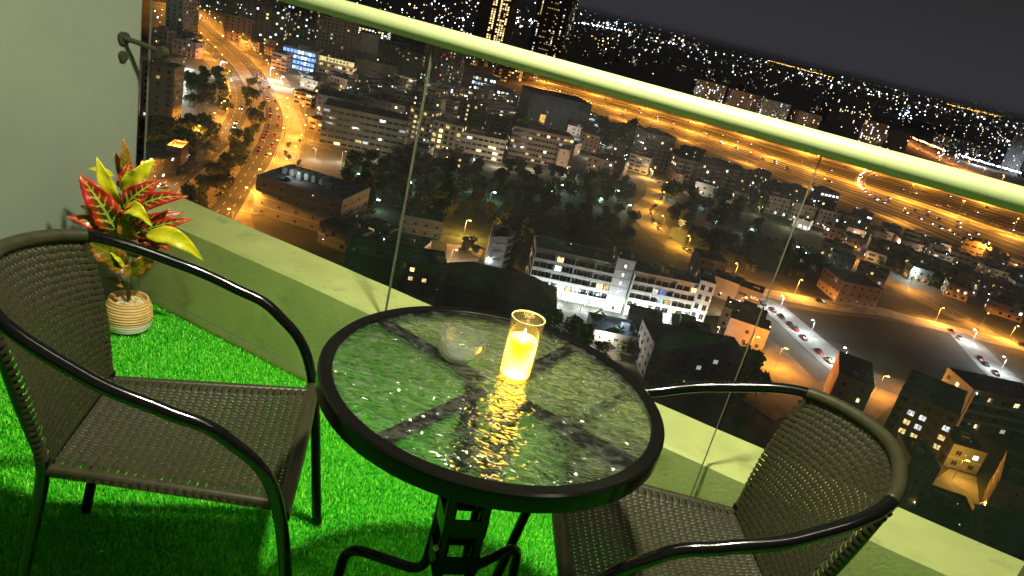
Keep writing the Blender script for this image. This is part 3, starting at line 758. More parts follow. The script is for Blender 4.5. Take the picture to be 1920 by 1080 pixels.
# ---- ground, roads
g = MB(); S_ = 60000
g.quad((-S_, -S_, GZ), (S_, -S_, GZ), (S_, S_, GZ), (-S_, S_, GZ)); tag(g.build('ground', C['ground']), kind='structure')
LAY = [0]
def lift():
    LAY[0] += 1
    return 0.02 + 0.006*LAY[0]
def patch(name, pts, m, dz=None):
    dz = lift() if dz is None else dz
    mb = MB(); P = [G(*p, dz) for p in pts]; mb.v = [tuple(p) for p in P]; mb.face(tuple(range(len(P))))
    o = mb.build(name, m)
    if o.data.polygons[0].normal.z < 0: o.data.flip_normals()
    return tag(o, kind='structure')
def path(pts, n=6): return catmull([G(*p) for p in pts], n)
def offs(P, d):
    o = []
    for i, p in enumerate(P):
        t = P[min(i+1, len(P)-1)] - P[max(i-1, 0)]; t.z = 0; t.normalize()
        o.append(p + Vector((-t.y, t.x, 0))*d)
    return o
def strip(P, d0, d1, m, name, dz):
    A, B = offs(P, d0), offs(P, d1); mb = MB()
    for a, b in zip(A, B): mb.v += [(a.x, a.y, GZ + dz), (b.x, b.y, GZ + dz)]
    for i in range(len(P) - 1): mb.face((2*i, 2*i+2, 2*i+3, 2*i+1))
    o = mb.build(name, m)
    if o.data.polygons[0].normal.z < 0: o.data.flip_normals()
    return tag(o, kind='structure')
RP = []; BL = []
def along(P, step, start=0.0):
    out = []; s = start; acc = 0.0
    for a, b in zip(P[:-1], P[1:]):
        d = (b - a).length
        while s <= acc + d:
            out.append((a.lerp(b, (s - acc)/d), (b - a).normalized())); s += step
        acc += d
    return out
def road(pts, w, m=None, name='road', lines=0, kerb=False, edge=True):
    P = path(pts); z = lift(); RP.extend((p.x, p.y, w/2) for p, _ in along(P, 6)); strip(P, -w/2, w/2, m or C['asphalt'], name, z)
    zm = z + .03
    if lines:
        mb = MB()
        L = [0]
        for a, b in zip(P[:-1], P[1:]): L.append(L[-1] + (b - a).length)
        def pt(s):
            j = 0
            while j < len(L) - 2 and L[j+1] < s: j += 1
            return P[j].lerp(P[j+1], max(0, min(1, (s - L[j])/(L[j+1] - L[j])))), (P[j+1] - P[j]).normalized()
        for q in range(lines):
            d = -w/2 + w*(q + 1)/(lines + 1); s = 0
            while s + 4 < L[-1]:
                a, t = pt(s); b, _ = pt(s + 4); nn = Vector((-t.y, t.x, 0))
                p0, p1 = a + nn*d, b + nn*d
                mb.v += [tuple(Vector((p.x, p.y, GZ + zm)) + nn*e) for p, e in ((p0, -.12), (p1, -.12), (p1, .12), (p0, .12))]
                n_ = len(mb.v); mb.face((n_-4, n_-3, n_-2, n_-1)); s += 11
        tag(mb.build('lane_marking', C['mark']), kind='structure')
    if edge:
        for d in (-w/2 + .5, w/2 - .7): strip(P, d, d + .2, C['mark'], 'edge_line', zm)
    if kerb:
        for d in (-w/2 - .3, w/2):
            A, B = offs(P, d), offs(P, d + .3); mb = MB()
            for a, b in zip(A, B): mb.v += [(a.x, a.y, GZ), (a.x, a.y, GZ + z + .14), (b.x, b.y, GZ + z + .14), (b.x, b.y, GZ)]
            for i in range(len(P) - 1):
                for j in range(3): mb.face((4*i + j, 4*i + 4 + j, 4*i + 5 + j, 4*i + 1 + j))
            tag(mb.build('kerb', C['kerb']), kind='structure')
    return P

# left avenue
patch('verge', [(255, 380), (300, 300), (380, 250), (420, 190), (400, 130), (330, 60), (310, 10), (380, 20), (470, 90), (540, 150), (575, 235), (560, 300), (500, 350), (470, 400), (480, 440), (350, 400)], C['sand'])
AV_L = road([(180, 470), (255, 400), (318, 345), (385, 290), (432, 240), (449, 200), (446, 165), (428, 128), (400, 98), (366, 62), (330, 20), (290, -30)], 12, lines=2, kerb=True)
AV_R = road([(330, 500), (392, 430), (440, 370), (484, 305), (508, 255), (514, 215), (503, 175), (480, 135), (448, 102), (410, 70), (372, 38), (330, 0)], 12, lines=2, kerb=True)
CROSS = road([(200, 185), (262, 203), (340, 222), (440, 238), (520, 250), (600, 272), (700, 292)], 9, lines=1)
SLIP = road([(470, 400), (500, 345), (538, 290), (552, 245), (540, 205), (520, 175)], 9, C['concrete'], edge=False)
road([(395, 78), (440, 92), (500, 112), (545, 120)], 9, lines=1)
road([(330, 70), (370, 82), (400, 92)], 10, edge=False)
WLANE = road([(318, 216), (330, 185), (342, 152), (352, 128)], 9, C['concrete'], 'paved_lane', edge=False)
# motorway band: lower and upper edge
LO = [(1010, 178), (1080, 200), (1230, 245), (1380, 300), (1500, 345), (1640, 398), (1760, 450), (1850, 492), (1975, 550)]
HI = [(1010, 146), (1080, 163), (1230, 203), (1380, 243), (1500, 276), (1640, 313), (1760, 343), (1850, 368), (1975, 400)]
LOp, HIp = catmull([G(*p) for p in LO], 5), catmull([G(*p) for p in HI], 5)
def band(t0, t1, m, name, dz=None):
    dz = lift() if dz is None else dz; mb = MB()
    for a, b in zip(LOp, HIp):
        for t in (t0, t1):
            p = a.lerp(b, t); mb.v.append((p.x, p.y, GZ + dz))
    for i in range(len(LOp) - 1): mb.face((2*i, 2*i+2, 2*i+3, 2*i+1))
    o = mb.build(name, m)
    if o.data.polygons[0].normal.z < 0: o.data.flip_normals()
    return tag(o, kind='structure')
band(-.03, 1.03, C['sand'], 'verge')
for a, b in ((.0, .09), (.15, .36), (.42, .63), (.69, .79), (.85, .97)):
    band(a, b, C['asphalt'], 'motorway'); z = .02 + .006*LAY[0]
    nl = max(1, round((b - a)/.05))
    for k in range(nl + 1):
        t = a + (b - a)*k/nl; band(t - .0022, t + .0022, C['mark'], 'lane_marking', z + .03)
for t in (.125, .39, .66):
    mb = MB()
    for a, b in zip(LOp, HIp):
        for dt, zz in ((-.002, 0), (-.002, .9), (.002, .9), (.002, 0)):
            p = a.lerp(b, t + dt); mb.v.append((p.x, p.y, GZ + zz))
    for i in range(len(LOp) - 1):
        for j in range(3): mb.face((4*i + j, 4*i + 4 + j, 4*i + 5 + j, 4*i + 1 + j))
    tag(mb.build('motorway_barrier', C['kerb']), kind='structure')
RAMP = road([(1650, 318), (1622, 326), (1613, 340), (1622, 358), (1650, 376), (1690, 395), (1760, 426), (1850, 470), (1960, 525)], 11, C['concrete'])
road([(1960, 395), (1880, 390), (1830, 398), (1806, 412), (1830, 428), (1890, 438), (1960, 448)], 12, C['asphalt'])
road([(1960, 415), (1900, 408), (1860, 412), (1850, 420), (1880, 428), (1960, 436)], 9, C['asphalt'])
XR = road([(1672, 254), (1710, 275), (1760, 298), (1830, 330), (1930, 372)], 26, C['asphalt'], lines=3)
# streets of the quarter on the right
ST1 = road([(1330, 505), (1370, 530), (1430, 548), (1500, 562), (1570, 574), (1650, 584), (1700, 598), (1760, 612), (1840, 632), (1960, 660)], 13, C['concrete'], lines=1, edge=False)
ST2 = road([(1590, 478), (1625, 500), (1680, 525), (1730, 553), (1790, 588), (1860, 620), (1960, 662)], 9, C['asphalt'], lines=1)
ST3 = road([(1195, 330), (1225, 345), (1228, 370), (1205, 395), (1215, 420), (1240, 445), (1275, 470), (1300, 480)], 13, C['sand'], 'sandy_track', edge=False)
PARKA = road([(1400, 555), (1450, 578), (1500, 618), (1545, 660), (1610, 715)], 17, C['lot'], 'car_park_strip', edge=False)
PARKB = road([(1790, 622), (1822, 650), (1862, 690), (1905, 728)], 16, C['lot'], 'car_park_strip', edge=False)
patch('sandy_lot', [(1385, 640), (1430, 625), (1475, 660), (1530, 715), (1640, 725), (1690, 745), (1640, 790), (1540, 760), (1450, 790), (1360, 730)], C['sand'])
patch('sandy_lot', [(1368, 570), (1420, 585), (1430, 610), (1390, 612), (1360, 600)], C['sand'])
patch('vacant_land', [(1470, 575), (1560, 590), (1660, 600), (1780, 625), (1880, 740), (1760, 730), (1640, 700), (1560, 650)], mat('dark_soil', (.034, .031, .027), .95, var=.3, vscale=.06))
patch('vacant_land', [(1500, 505), (1600, 510), (1720, 565), (1800, 605), (1640, 575), (1500, 550)], bpy.data.materials['dark_soil'])
COURT = patch('paved_court', [(836, 420), (903, 428), (906, 470), (890, 505), (838, 512)], C['concrete'])
patch('lawn', [(1400, 395), (1520, 415), (1560, 470), (1480, 520), (1400, 500)], C['lawn'])
patch('lawn', [(640, 300), (800, 310), (1180, 345), (1190, 460), (1000, 480), (640, 430)], C['lawn'])
patch('courtyard', [(1745, 905), (1780, 880), (1830, 895), (1840, 975), (1790, 970)], C['concrete'])
patch('forecourt', [(985, 565), (1290, 625), (1285, 650), (985, 590)], C['concrete'])

# ---- street lamps
SOD = (1.0, .37, .045); WHT = (.88, .95, 1.0); CYA = (.70, .96, 1.0); AMB = (1.0, .56, .05)
KL = 3.2
_lights = {}
def light_data(colr, watt, soft, kind='SPOT'):
    k = (colr, round(watt), soft, kind)
    if k not in _lights:
        d = bpy.data.lights.new('lamp_light', kind)
        if kind == 'SPOT': d.spot_size = R_(173); d.spot_blend = .12
        d.energy = watt*KL; d.color = colr; d.shadow_soft_size = soft; _lights[k] = d
    return _lights[k]
_poles = {}
def street_lamp(p, rz, h, colr, watt, label, group, headm='amberstar', arms=1, big=1.0, kind='SPOT'):
    key = (round(h, 1), headm, arms, big)
    if key not in _poles:
        a = MB(); a.tube([(0, 0, 0), (0, 0, .6), (0, 0, h)], [.16*big, .11*big, .07*big], 8)
        b = MB(); c = MB()
        for s in ((1,) if arms == 1 else (1, -1)):
            b.tube([(0, 0, h - .1), (s*.5, 0, h + .25), (s*1.5, 0, h + .35)], .05*big, 6)
            c.box(s*1.5 - .42*big, s*1.5 + .42*big, -.20*big, .20*big, h + .20, h + .20 + .24*big)
        _poles[key] = (a.mesh('pole', C['pole']), b.mesh('lamp_arm', C['pole']), c.mesh('lamp_head', LIT[headm]))
    t = empty('street_lamp', p, rz); tag(t, label, 'street lamp', group)
    for n, me in zip(('pole', 'lamp_arm', 'lamp_head'), _poles[key]): link(n, me, t)
    if watt:
        l = bpy.data.objects.new('lamp_light', light_data(colr, watt, .3, kind)); COL.objects.link(l); l.parent = t; l.location = (1.5 if arms == 1 else 0, 0, h - .5)
    return t
def lamps_along(P, step, side, h, colr, watt, label, group, headm='amberstar', start=5.0, lo=0, hi=1e9, arms=1, big=1.0):
    for i, (p, t) in enumerate(along(P, step, start)):
        d = (p - EYE).length
        if d < lo or d > hi: continue
        nn = Vector((-t.y, t.x, 0))
        q = p + nn*side; rz = math.atan2(-nn.y*math.copysign(1, side), -nn.x*math.copysign(1, side))
        street_lamp(Vector((q.x, q.y, GZ)), rz, h, colr, watt, label, group, headm, arms, big)
lamps_along(AV_L, 34, 7.5, 10, SOD, 8200, 'orange street lamp on the left carriageway of the avenue', 'street lamps of the left carriageway', lo=270, hi=1000)
lamps_along(AV_R, 28, -8.5, 10, SOD, 6200, 'orange street lamp on the right carriageway of the avenue', 'street lamps of the right carriageway', lo=270, hi=1000)
lamps_along(CROSS, 46, 6, 8, SOD, 2600, 'orange street lamp on the cross street at the avenue', 'street lamps of the cross street', start=20)
lamps_along(SLIP, 26, -7, 9, (1.0, .39, .045), 3000, 'amber lamp over the paved slip road beside the avenue', 'lamps of the slip road', start=4)
lamps_along([a.lerp(b, .39) for a, b in zip(LOp, HIp)], 48, .01, 16, SOD, 82000, 'tall double armed sodium lamp on the motorway median', 'motorway median lamps', start=10, arms=2, big=1.7)
lamps_along([a.lerp(b, .82) for a, b in zip(LOp, HIp)], 70, .01, 16, SOD, 82000, 'tall double armed amber lamp on the far side of the motorway', 'far motorway lamps', start=10, arms=2, big=1.7)
lamps_along([a.lerp(b, .04) for a, b in zip(LOp, HIp)], 80, -9, 11, SOD, 16000, 'sodium lamp on the service road below the motorway', 'service road lamps', start=30, big=1.3)
lamps_along(XR, 60, 15, 14, (1.0, .33, .06), 30000, 'reddish lamp on the road crossing beyond the motorway', 'lamps of the crossing road', start=5, big=2.0)
lamps_along(ST1, 38, 6, 8, SOD, 9500, 'sodium lamp on the street past the vacant land', 'lamps of the street past the vacant land', start=12)
lamps_along(ST2, 44, -6, 8, SOD, 8500, 'sodium lamp on the street between the villas and the vacant land', 'lamps of the villa street', start=10)
lamps_along(ST3, 34, 7, 7, (1, .46, .06), 4600, 'amber lamp on the sandy track through the park', 'lamps of the sandy track', start=6)
lamps_along(PARKA, 24, 1.0, 7, WHT, 4200, 'white lamp over the car park strip next to the vacant land', 'white car park lamps', 'whitestar', start=16)
lamps_along(PARKB, 30, 1.0, 7, WHT, 4200, 'white lamp over the farther car park strip', 'white lamps of the farther car park', 'whitestar', start=14)
lamps_along(WLANE, 16, 3.0, 7, WHT, 2400, 'white lamp on the paved lane beside the apartment block', 'white lane lamps', 'whitehot', start=6)
def lamp_px(px, py, h, colr, watt, label, group=None, headm='amberstar', rz=0.0, big=1.0):
    return street_lamp(G(px, py), rz, h, colr, watt, label, group, headm, big=big, kind='POINT')
for (x, y, w_) in ((1400, 668, 4200), (1452, 690, 4600), (1380, 590, 2600), (1640, 742, 3200), (1690, 735, 1800)):
    lamp_px(x, y, 8, SOD, w_, 'sodium lamp on the sandy lot by the white car park', 'sandy lot lamps')
lamp_px(868, 446, 8, (1, .44, .10), 11000, 'amber lamp at the back of the lit paved court', None)
lamp_px(842, 500, 7, (1, .62, .35), 2600, 'pinkish lamp at the front corner of the lit paved court', None)
lamp_px(905, 510, 6, WHT, 1500, 'white lamp at the foot of the curved balconies', None, 'whitehot')
lamp_px(1785, 900, 7, (1, .5, .06), 1100, 'amber lamp in the courtyard of the peach block', None)
lamp_px(1822, 970, 5, SOD, 900, 'orange lamp by the wall of the peach block', None)
for (x, y) in ((738, 318), (760, 360), (797, 318), (836, 352), (880, 314), (885, 360), (918, 378), (1068, 356), (1045, 362), (1118, 388), (1172, 400), (1150, 372), (1248, 372), (1310, 388), (1470, 405), (1500, 490), (1485, 478), (1334, 430), (1400, 445), (1026, 374), (700, 395), (665, 345)):
    lamp_px(x, y, 5, CYA, 520, 'low bluish white lamp among the dark park trees', 'park lamps', 'cyanstar', big=1.5)
lamp_px(412, 140, 9, WHT, 7000, 'bright white floodlight mast left of the avenue bend', None, 'whitestar', big=2)
lamp_px(505, 150, 9, WHT, 7000, 'bright white floodlight mast right of the avenue bend', None, 'whitestar', big=2)
lamp_px(525, 165, 8, WHT, 5000, 'white floodlight behind the row of cars on the avenue', None, 'whitestar', big=1.6)
lamp_px(1708, 520, 7, CYA, 3000, 'bluish floodlight between the dark villas on the right', None, 'cyanstar', big=1.5)
lamp_px(1700, 525, 7, CYA, 2500, 'second bluish floodlight between the dark villas on the right', None, 'cyanstar', big=1.2)
lamp_px(1755, 478, 6, (1, .7, .45), 2500, 'warm white floodlight behind the villas near the motorway', None, 'warmstar', big=1.4)
lamp_px(1830, 310, 10, WHT, 30000, 'white floodlight at the glowing depot beyond the motorway', None, 'whitestar', big=3)
lamp_px(990, 215, 7, WHT, 3000, 'white lamp on the curved lit lane behind the apartments', 'curved lane lamps', 'whitehot')
lamp_px(1060, 255, 7, WHT, 3000, 'white lamp on the curved lit lane behind the apartments', 'curved lane lamps', 'whitehot')
lamp_px(1130, 272, 7, WHT, 3000, 'white lamp on the curved lit lane behind the apartments', 'curved lane lamps', 'whitehot')
for (x, y) in ((575, 170), (640, 180), (700, 165), (760, 172), (820, 195), (880, 200), (930, 205), (960, 180), (600, 225), (680, 262), (740, 250), (590, 300), (640, 305), (700, 300), (770, 290), (830, 300), (880, 270), (930, 312), (870, 225), (1000, 320), (1060, 330), (1110, 300), (1180, 330), (1220, 335), (1300, 365), (1370, 380), (1420, 405), (1480, 430), (1540, 440), (1600, 455), (1620, 500), (1680, 470), (1740, 490), (1790, 515), (1850, 540), (1890, 575), (300, 225), (340, 250), (560, 145), (650, 150), (560, 420), (640, 460), (720, 480), (1330, 545), (1360, 590), (1340, 640), (1240, 690), (1120, 660)):
    street_lamp(G(x, y), rnd.uniform(0, 6.28), 6.0, (1.0, .80, .60), 1350*rnd.choice((.6, 1, 1.5)), 'small warm white lamp in the lanes between the blocks', 'lane lamps between the blocks', 'warmhot', kind='POINT')
CURVE = road([(945, 200), (985, 220), (1030, 248), (1090, 264), (1160, 274)], 8, C['concrete'], 'paved_lane', edge=False)

for (x, y) in ((1296, 198), (1345, 212), (1395, 226), (1455, 240), (1520, 258), (1600, 284), (1650, 296)):
    lamp_px(x, y, 9, (1, .74, .5), 11000, 'warm lamp in front of the apartment towers beyond the motorway', 'lamps before the far towers', 'warmstar', big=1.6)
# ---- buildings
_win = {}
def win_mesh(w, h, k):
    key = (round(w, 2), round(h, 2), k)
    if key not in _win:
        fm = MB(); f = .07
        fm.box(-w/2, w/2, -.10, 0, 0, f); fm.box(-w/2, w/2, -.10, 0, h - f, h); fm.box(-w/2, -w/2 + f, -.10, 0, f, h - f); fm.box(w/2 - f, w/2, -.10, 0, f, h - f); fm.box(-.03, .03, -.08, 0, f, h - f)
        pm = MB(); pm.box(-w/2 + f, w/2 - f, -.045, -.005, f, h - f)
        _win[key] = (fm.mesh('window', C['frame']), pm.mesh('pane', LIT[k] if k else C['glass']))
    return _win[key]
def building(label, pa, pb, h, depth, wall='beige', floors=None, bay=3.6, win=(1.5, 1.5), lit=.12, lits=('warmmid', 'whitemid', 'warmhot'), far=None, balc=0, roofs=2, group=None, name='apartment_block', cat='building', z0=0.0, pattern=None, bands=True, side=True, parapet=.9, gable=None, sill=.95, base=None):
    if pattern is None and len(lits) == 3: lits = tuple(lits) + ('warmdim', 'warmmid', 'whitedim')
    lit = min(.95, lit*1.5) if .02 < lit < .5 else lit
    A = G(*pa) if not isinstance(pa, Vector) else pa; B = G(*pb) if not isinstance(pb, Vector) else pb
    X = (B - A); L = X.length; X.normalize(); ang = math.atan2(X.y, X.x)
    t = empty(name, A, ang); tag(t, label, cat, group)
    cc = A + X*L/2 + Vector((-X.y, X.x, 0))*depth/2; BL.append((cc.x, cc.y, math.hypot(L, depth)/2))
    D = depth; wm = WALLS[wall]; fl_ = floors or max(1, round(h/3.3)); fh = h/fl_
    far = (A.length > 420) if far is None else far
    mb = MB(); mb.box(0, L, 0, D, z0, h, 0); mb.build('wall', wm, t)
    if gable is None:
        mb = MB(); q = .25
        mb.box(-.06, L + .06, -.06, q, h, h + parapet); mb.box(-.06, L + .06, D - q, D + .06, h, h + parapet); mb.box(-.06, q, q, D - q, h, h + parapet); mb.box(L - q, L + .06, q, D - q, h, h + parapet)
        mb.build('parapet', wm if wall != 'white' else C['trim'], t)
        mb = MB(); mb.box(q, L - q, q, D - q, h + .003, h + .12); mb.build('roof', C['roof'], t)
        for i in range(roofs):
            s = rnd.uniform(1.4, 3.2); x = rnd.uniform(.12, .82)*L; y = rnd.uniform(.2, .75)*D
            mb = MB(); mb.box(x, min(L - .4, x + s), y, min(D - .4, y + s*.8), h + .12, h + .12 + rnd.uniform(.9, 2.4)); mb.build('roof_unit', C['trim'] if rnd.random() < .4 else wm, t)
    else:
        mb = MB(); o = .5; k = gable
        mb.v = [(-o, -o, h), (L + o, -o, h), (L + o, D + o, h), (-o, D + o, h), (min(L*.35, D*.5), D/2, h + k), (L - min(L*.35, D*.5), D/2, h + k)]
        for f in ((3, 2, 1, 0), (0, 1, 5, 4), (1, 2, 5), (2, 3, 4, 5), (3, 0, 4)): mb.face(f)
        mb.build('roof', C['roof'], t)
    if bands and fl_ > 1 and not balc:
        mb = MB()
        for f in range(1, fl_): mb.box(-.08, L + .08, -.08, D + .08, f*fh - .14, f*fh + .08)
        tag(mb.build('floor_band', C['trim'] if wall in ('white', 'grey') else wm, t), kind='stuff')
    if balc:
        for f in range(1, fl_):
            b = MB(); b.box(.3, L - .3, -balc, -.002, f*fh - .16, f*fh); b.box(.3, L - .3, -balc, -balc + .10, f*fh + .001, f*fh + .85); b.build('balcony', C['trim'], t)
        nd = max(2, round(L/8)); dv = MB()
        for i in range(nd + 1): dv.box(.3 + (L - .6)*i/nd - .08, .3 + (L - .6)*i/nd + .08, -balc + .11, -.003, .0, h - .3)
        tag(dv.build('party_wall', wm, t), kind='stuff')
    # windows on the faces that look at the balcony
    faces = [(Vector((0, 0, 0)), Vector((1, 0, 0)), L, 0.0, 'f')]
    ey = Matrix.Rotation(-ang, 3, 'Z') @ (EYE - A)
    if side:
        if ey.x > L: faces.append((Vector((L, 0, 0)), Vector((0, 1, 0)), D, math.pi/2, 'r'))
        if ey.x < 0: faces.append((Vector((0, D, 0)), Vector((0, -1, 0)), D, -math.pi/2, 'l'))
    style = rnd.choice(('grid', 'ribbon', 'loggia', 'pilaster', 'grid')) if far and pattern is None and bands else 'grid'
    if style == 'ribbon': win = (bay*.86, win[1]*.9)
    if style == 'pilaster':
        mb = MB()
        for i in range(int(L/bay) + 1): mb.box(i*L/int(L/bay) - .22, i*L/int(L/bay) + .22, -.45, -.001, 0, h + .3)
        tag(mb.build('pilaster', wm, t), kind='stuff')
    if style == 'loggia':
        mb = MB()
        for f in range(1, fl_):
            for i in range(0, max(1, int(L/bay)), 2):
                x = (i + .5)*L/max(1, int(L/bay)); mb.box(x - bay*.45, x + bay*.45, -1.1, -.001, f*fh - .1, f*fh + .9)
        tag(mb.build('balcony_row', C['trim'], t), kind='stuff')
    if far and bands and L > 14 and gable is None and rnd.random() < .6:
        mb = MB(); x = rnd.uniform(.1, .45)*L; mb.box(x, x + L*rnd.uniform(.25, .45), D*.25, D*.8, h + .13, h + 3.0); mb.build('penthouse', wm, t)
    wins = MB(); lm = [C['glass'], C['frame']] + [LIT[k] for k in lits]
    for o, dr, W_, rz, tagf in faces:
        nb = max(1, int(W_/bay))
        out = Vector((dr.y, -dr.x, 0))
        for f in range(fl_):
            for i in range(nb):
                k = None
                if pattern is not None and tagf == 'f':
                    ch = pattern(i, f, nb, fl_)
                    if ch == 'skip': continue
                    k = ch
                elif style != 'ribbon' and far and rnd.random() < .14: continue
                elif rnd.random() < lit: k = rnd.choice(lits)
                w_, h_ = win[0], min(win[1], fh - sill - .25)
                c = o + dr*((i + .5)*W_/nb) + Vector((0, 0, f*fh + sill))
                if far:
                    m_ = 0 if not k else 2 + (lits.index(k) if k in lits else 0)
                    a = c - dr*w_/2 + out*.03; b = c + dr*w_/2 + out*.03; up = Vector((0, 0, h_))
                    i0 = len(wins.v); wins.v += [tuple(a), tuple(b), tuple(b + up), tuple(a + up)]; wins.face((i0, i0+1, i0+2, i0+3), m_)
                    if not k: pass
                else:
                    fm, pm = win_mesh(w_, h_, k)
                    wo = link('window', fm, t); wo.location = c; wo.rotation_euler.z = rz
                    link('pane', pm, wo)
    if far and wins.v: tag(wins.build('window_grid', lm, t), kind='stuff')
    return t
def part(t, name, mb, m): return mb.build(name, m, t)

# -- the white apartment complex in the middle
def patA(i, f, nb, n):
    if f == 0: return 'whitehot' if i % 4 else 'whitemid'
    return {(3, 4): 'warmhot', (1, 4): None, (3, 3): 'whitehot', (9, 2): 'warmhot', (10, 2): 'warmmid', (4, 1): 'whitehot', (5, 1): 'warmmid', (6, 1): 'whitemid', (11, 1): 'warmmid', (1, 1): 'whitemid'}.get((i, f))
building('long white apartment wing with lit ground floor and strip balconies', (984, 548), (1133, 579), 17.6, 15, 'white', 5, 2.6, (2.5, 2.4), balc=1.3, pattern=patA, roofs=4, far=False, sill=.12)
building('white stair tower joining the two wings of the white apartments', (1131, 581), (1163, 588), 20.5, 14, 'white', 6, 3.4, (.9, 1.4), roofs=1, pattern=lambda i, f, nb, n: 'whitehot' if i == nb - 1 and f > 0 else None, far=False)
def patB(i, f, nb, n):
    if f == 0: return 'whitehot'
    return {(3, 3): 'whitemid', (4, 2): 'cyanmid', (5, 2): 'warmmid', (4, 3): 'bluemid', (2, 1): 'whitehot', (6, 1): 'warmmid', (8, 4): 'warmhot', (9, 2): 'whitemid'}.get((i, f))
building('white apartment wing with gridded balconies facing the forecourt', (1166, 589), (1284, 612), 17.0, 15, 'white', 5, 2.7, (2.3, 2.2), balc=1.1, pattern=patB, roofs=5, far=False, sill=.2)
building('white end tower of the apartments with dark tall windows', (1284, 614), (1312, 622), 19.0, 17, 'white', 5, 2.4, (1.5, 2.2), roofs=1, lit=.08, far=False)
for (x, y) in ((1000, 556), (1045, 566), (1090, 575), (1125, 583), (1178, 596), (1205, 602), (1235, 608), (1265, 613), (1296, 622)):
    p = G(x, y); q = p*.985; q.z = GZ
    street_lamp(q, 1.57, 3.2, WHT, 950, 'low white floodlight lighting the front of the white apartments', 'forecourt floodlights', 'whitestar', kind='POINT')
# -- building with curved balconies by the court
t = empty('curved_block', G(894, 510)); tag(t, 'pale block with curved stacked balconies beside the orange lit court', 'building')
def arc(r0, r1, a0, a1, z0, z1, n=14):
    pts = [(r1*math.cos(R_(a0 + (a1 - a0)*i/n)), r1*math.sin(R_(a0 + (a1 - a0)*i/n))) for i in range(n + 1)] + [(r0*math.cos(R_(a1 + (a0 - a1)*i/n)), r0*math.sin(R_(a1 + (a0 - a1)*i/n))) for i in range(n + 1)]
    m_ = MB(); m_.prism(pts, z0, z1); return m_
m_ = MB(); m_.prism([(2, 1), (9, 3), (8, 20), (1, 18)], 0, 15); m_.build('wall', WALLS['white'], t)
for f in range(1, 6):
    a = arc(.05, 8.5, -75, 70, f*3 - .2, f*3); o = a.build('balcony', C['trim'], t); o.location = (2.5, 9, 0)
    a = arc(8.3, 8.5, -75, 70, f*3 + .001, f*3 + .9); o = a.build('balcony_parapet', WALLS['white'], t); o.location = (2.5, 9, 0)
# -- left part
def bld(*a, **k): return building(*a, **k)
b1 = bld('grey four storey block with a blank dim front next to the avenue', (474, 398), (632, 446), 14.5, 26, 'grey', 4, 6.5, (1.2, 1.1), lit=.03, lits=('warmdim', 'whitedim'), far=False, roofs=5)
for i in range(6):
    m_ = MB(); m_.box(4 + i*3.2, 5.6 + i*3.2, 12, 18, 15.0, 17.6); part(b1, 'pergola_panel', m_, WALLS['white'])
o = bpy.data.objects.new('roof_light', light_data(WHT, 260, .2)); COL.objects.link(o); o.parent = b1; o.location = (12, 8, 18.5)
bld('dark flat building behind the kerb with a glazed white canopy', (640, 520), (745, 540), 9, 18, 'dark', 3, 5, (1.4, 1.2), lit=.04, lits=('warmdim', 'whitedim'), far=False)
bld('small dark block left of the orange court with a warm lit entrance', (752, 545), (828, 556), 10, 16, 'dark', 3, 4.2, (1.6, 1.5), far=False, pattern=lambda i, f, nb, n: 'warmhot' if f == 2 and i == 0 else ('warmmid' if f == 1 and i < 2 else None))
bld('low grey house behind the dark roofs left of the park', (745, 435), (825, 450), 7, 16, 'grey', 2, 4.5, (1.2, 1.2), lit=.02, far=False)
bld('dark hipped roof house standing just beyond the table', (800, 640), (1010, 690), 20, 16, 'dark', 6, 5.5, (1.6, 1.8), lit=.0, gable=5.5, far=False)
bld('dark flat roofed villa under the right armrest of the far chair', (1205, 712), (1385, 745), 12, 18, 'slate', 4, 4.2, (1.6, 1.5), lit=.04, lits=('whitedim', 'cooldim'), far=False)
tb = bld('low grey service building with a pale blue lit roof', (1105, 652), (1190, 668), 6, 14, 'slate', 2, 4.2, (1.5, 1.3), lit=.12, lits=('coolmid', 'whitemid'), far=False)
o = bpy.data.objects.new('roof_light', light_data((.55, .72, 1), 500, .2)); COL.objects.link(o); o.parent = tb; o.location = (9, 5, 10)
bld('red walled house with one small lit window beside the sandy lot', (1540, 775), (1605, 800), 14, 22, 'pink', 4, 4.4, (1.0, 1.5), far=False, pattern=lambda i, f, nb, n: 'warmhot' if (i, f) == (1, 2) else None, side=False)
def patW(i, f, nb, n): return rnd.choice(('yellowmid', 'warmmid', 'whitemid', 'warmmid')) if (i in (1, 2, 4) and f in (2, 3, 4)) else ('whitehot' if (i, f) in ((0, 1), (3, 0)) else None)
bld('tall dark block with two columns of glowing stair windows', (1640, 835), (1745, 885), 19, 24, 'brown', 6, 3.1, (1.9, 1.7), far=False, pattern=patW, roofs=4)
bld('pale apartment house with balconies at the right edge', (1790, 800), (1935, 830), 14, 16, 'grey', 4, 4.2, (1.9, 1.6), balc=1.2, lit=.14, far=False)
bld('dim terrace with lit rooms between the dark and the peach block', (1768, 872), (1830, 890), 7, 14, 'grey', 2, 3.4, (1.7, 1.6), lit=.5, lits=('whitehot', 'coolmid', 'warmhot'), far=False)
bld('peach rendered block washed orange by the courtyard lamp', (1832, 975), (1905, 1012), 13, 22, 'pink', 4, 2.4, (.6, 1.5), lit=.05, far=False)
bld('narrow peach house with slit windows behind the chair back', (1668, 940), (1722, 958), 13, 14, 'pink', 4, 2.2, (.6, 1.4), lit=.0, far=False)
bld('grey house with a pitched roof at the lower right corner', (1836, 1075), (1935, 1110), 9, 16, 'slate', 3, 3.6, (1.2, 1.3), lit=.04, gable=6, far=False)
bld('low dark annex with a flat roof in front of the courtyard', (1712, 965), (1808, 1000), 5, 9, 'dark', 2, 4, (1.2, 1.1), lit=.0, far=False)
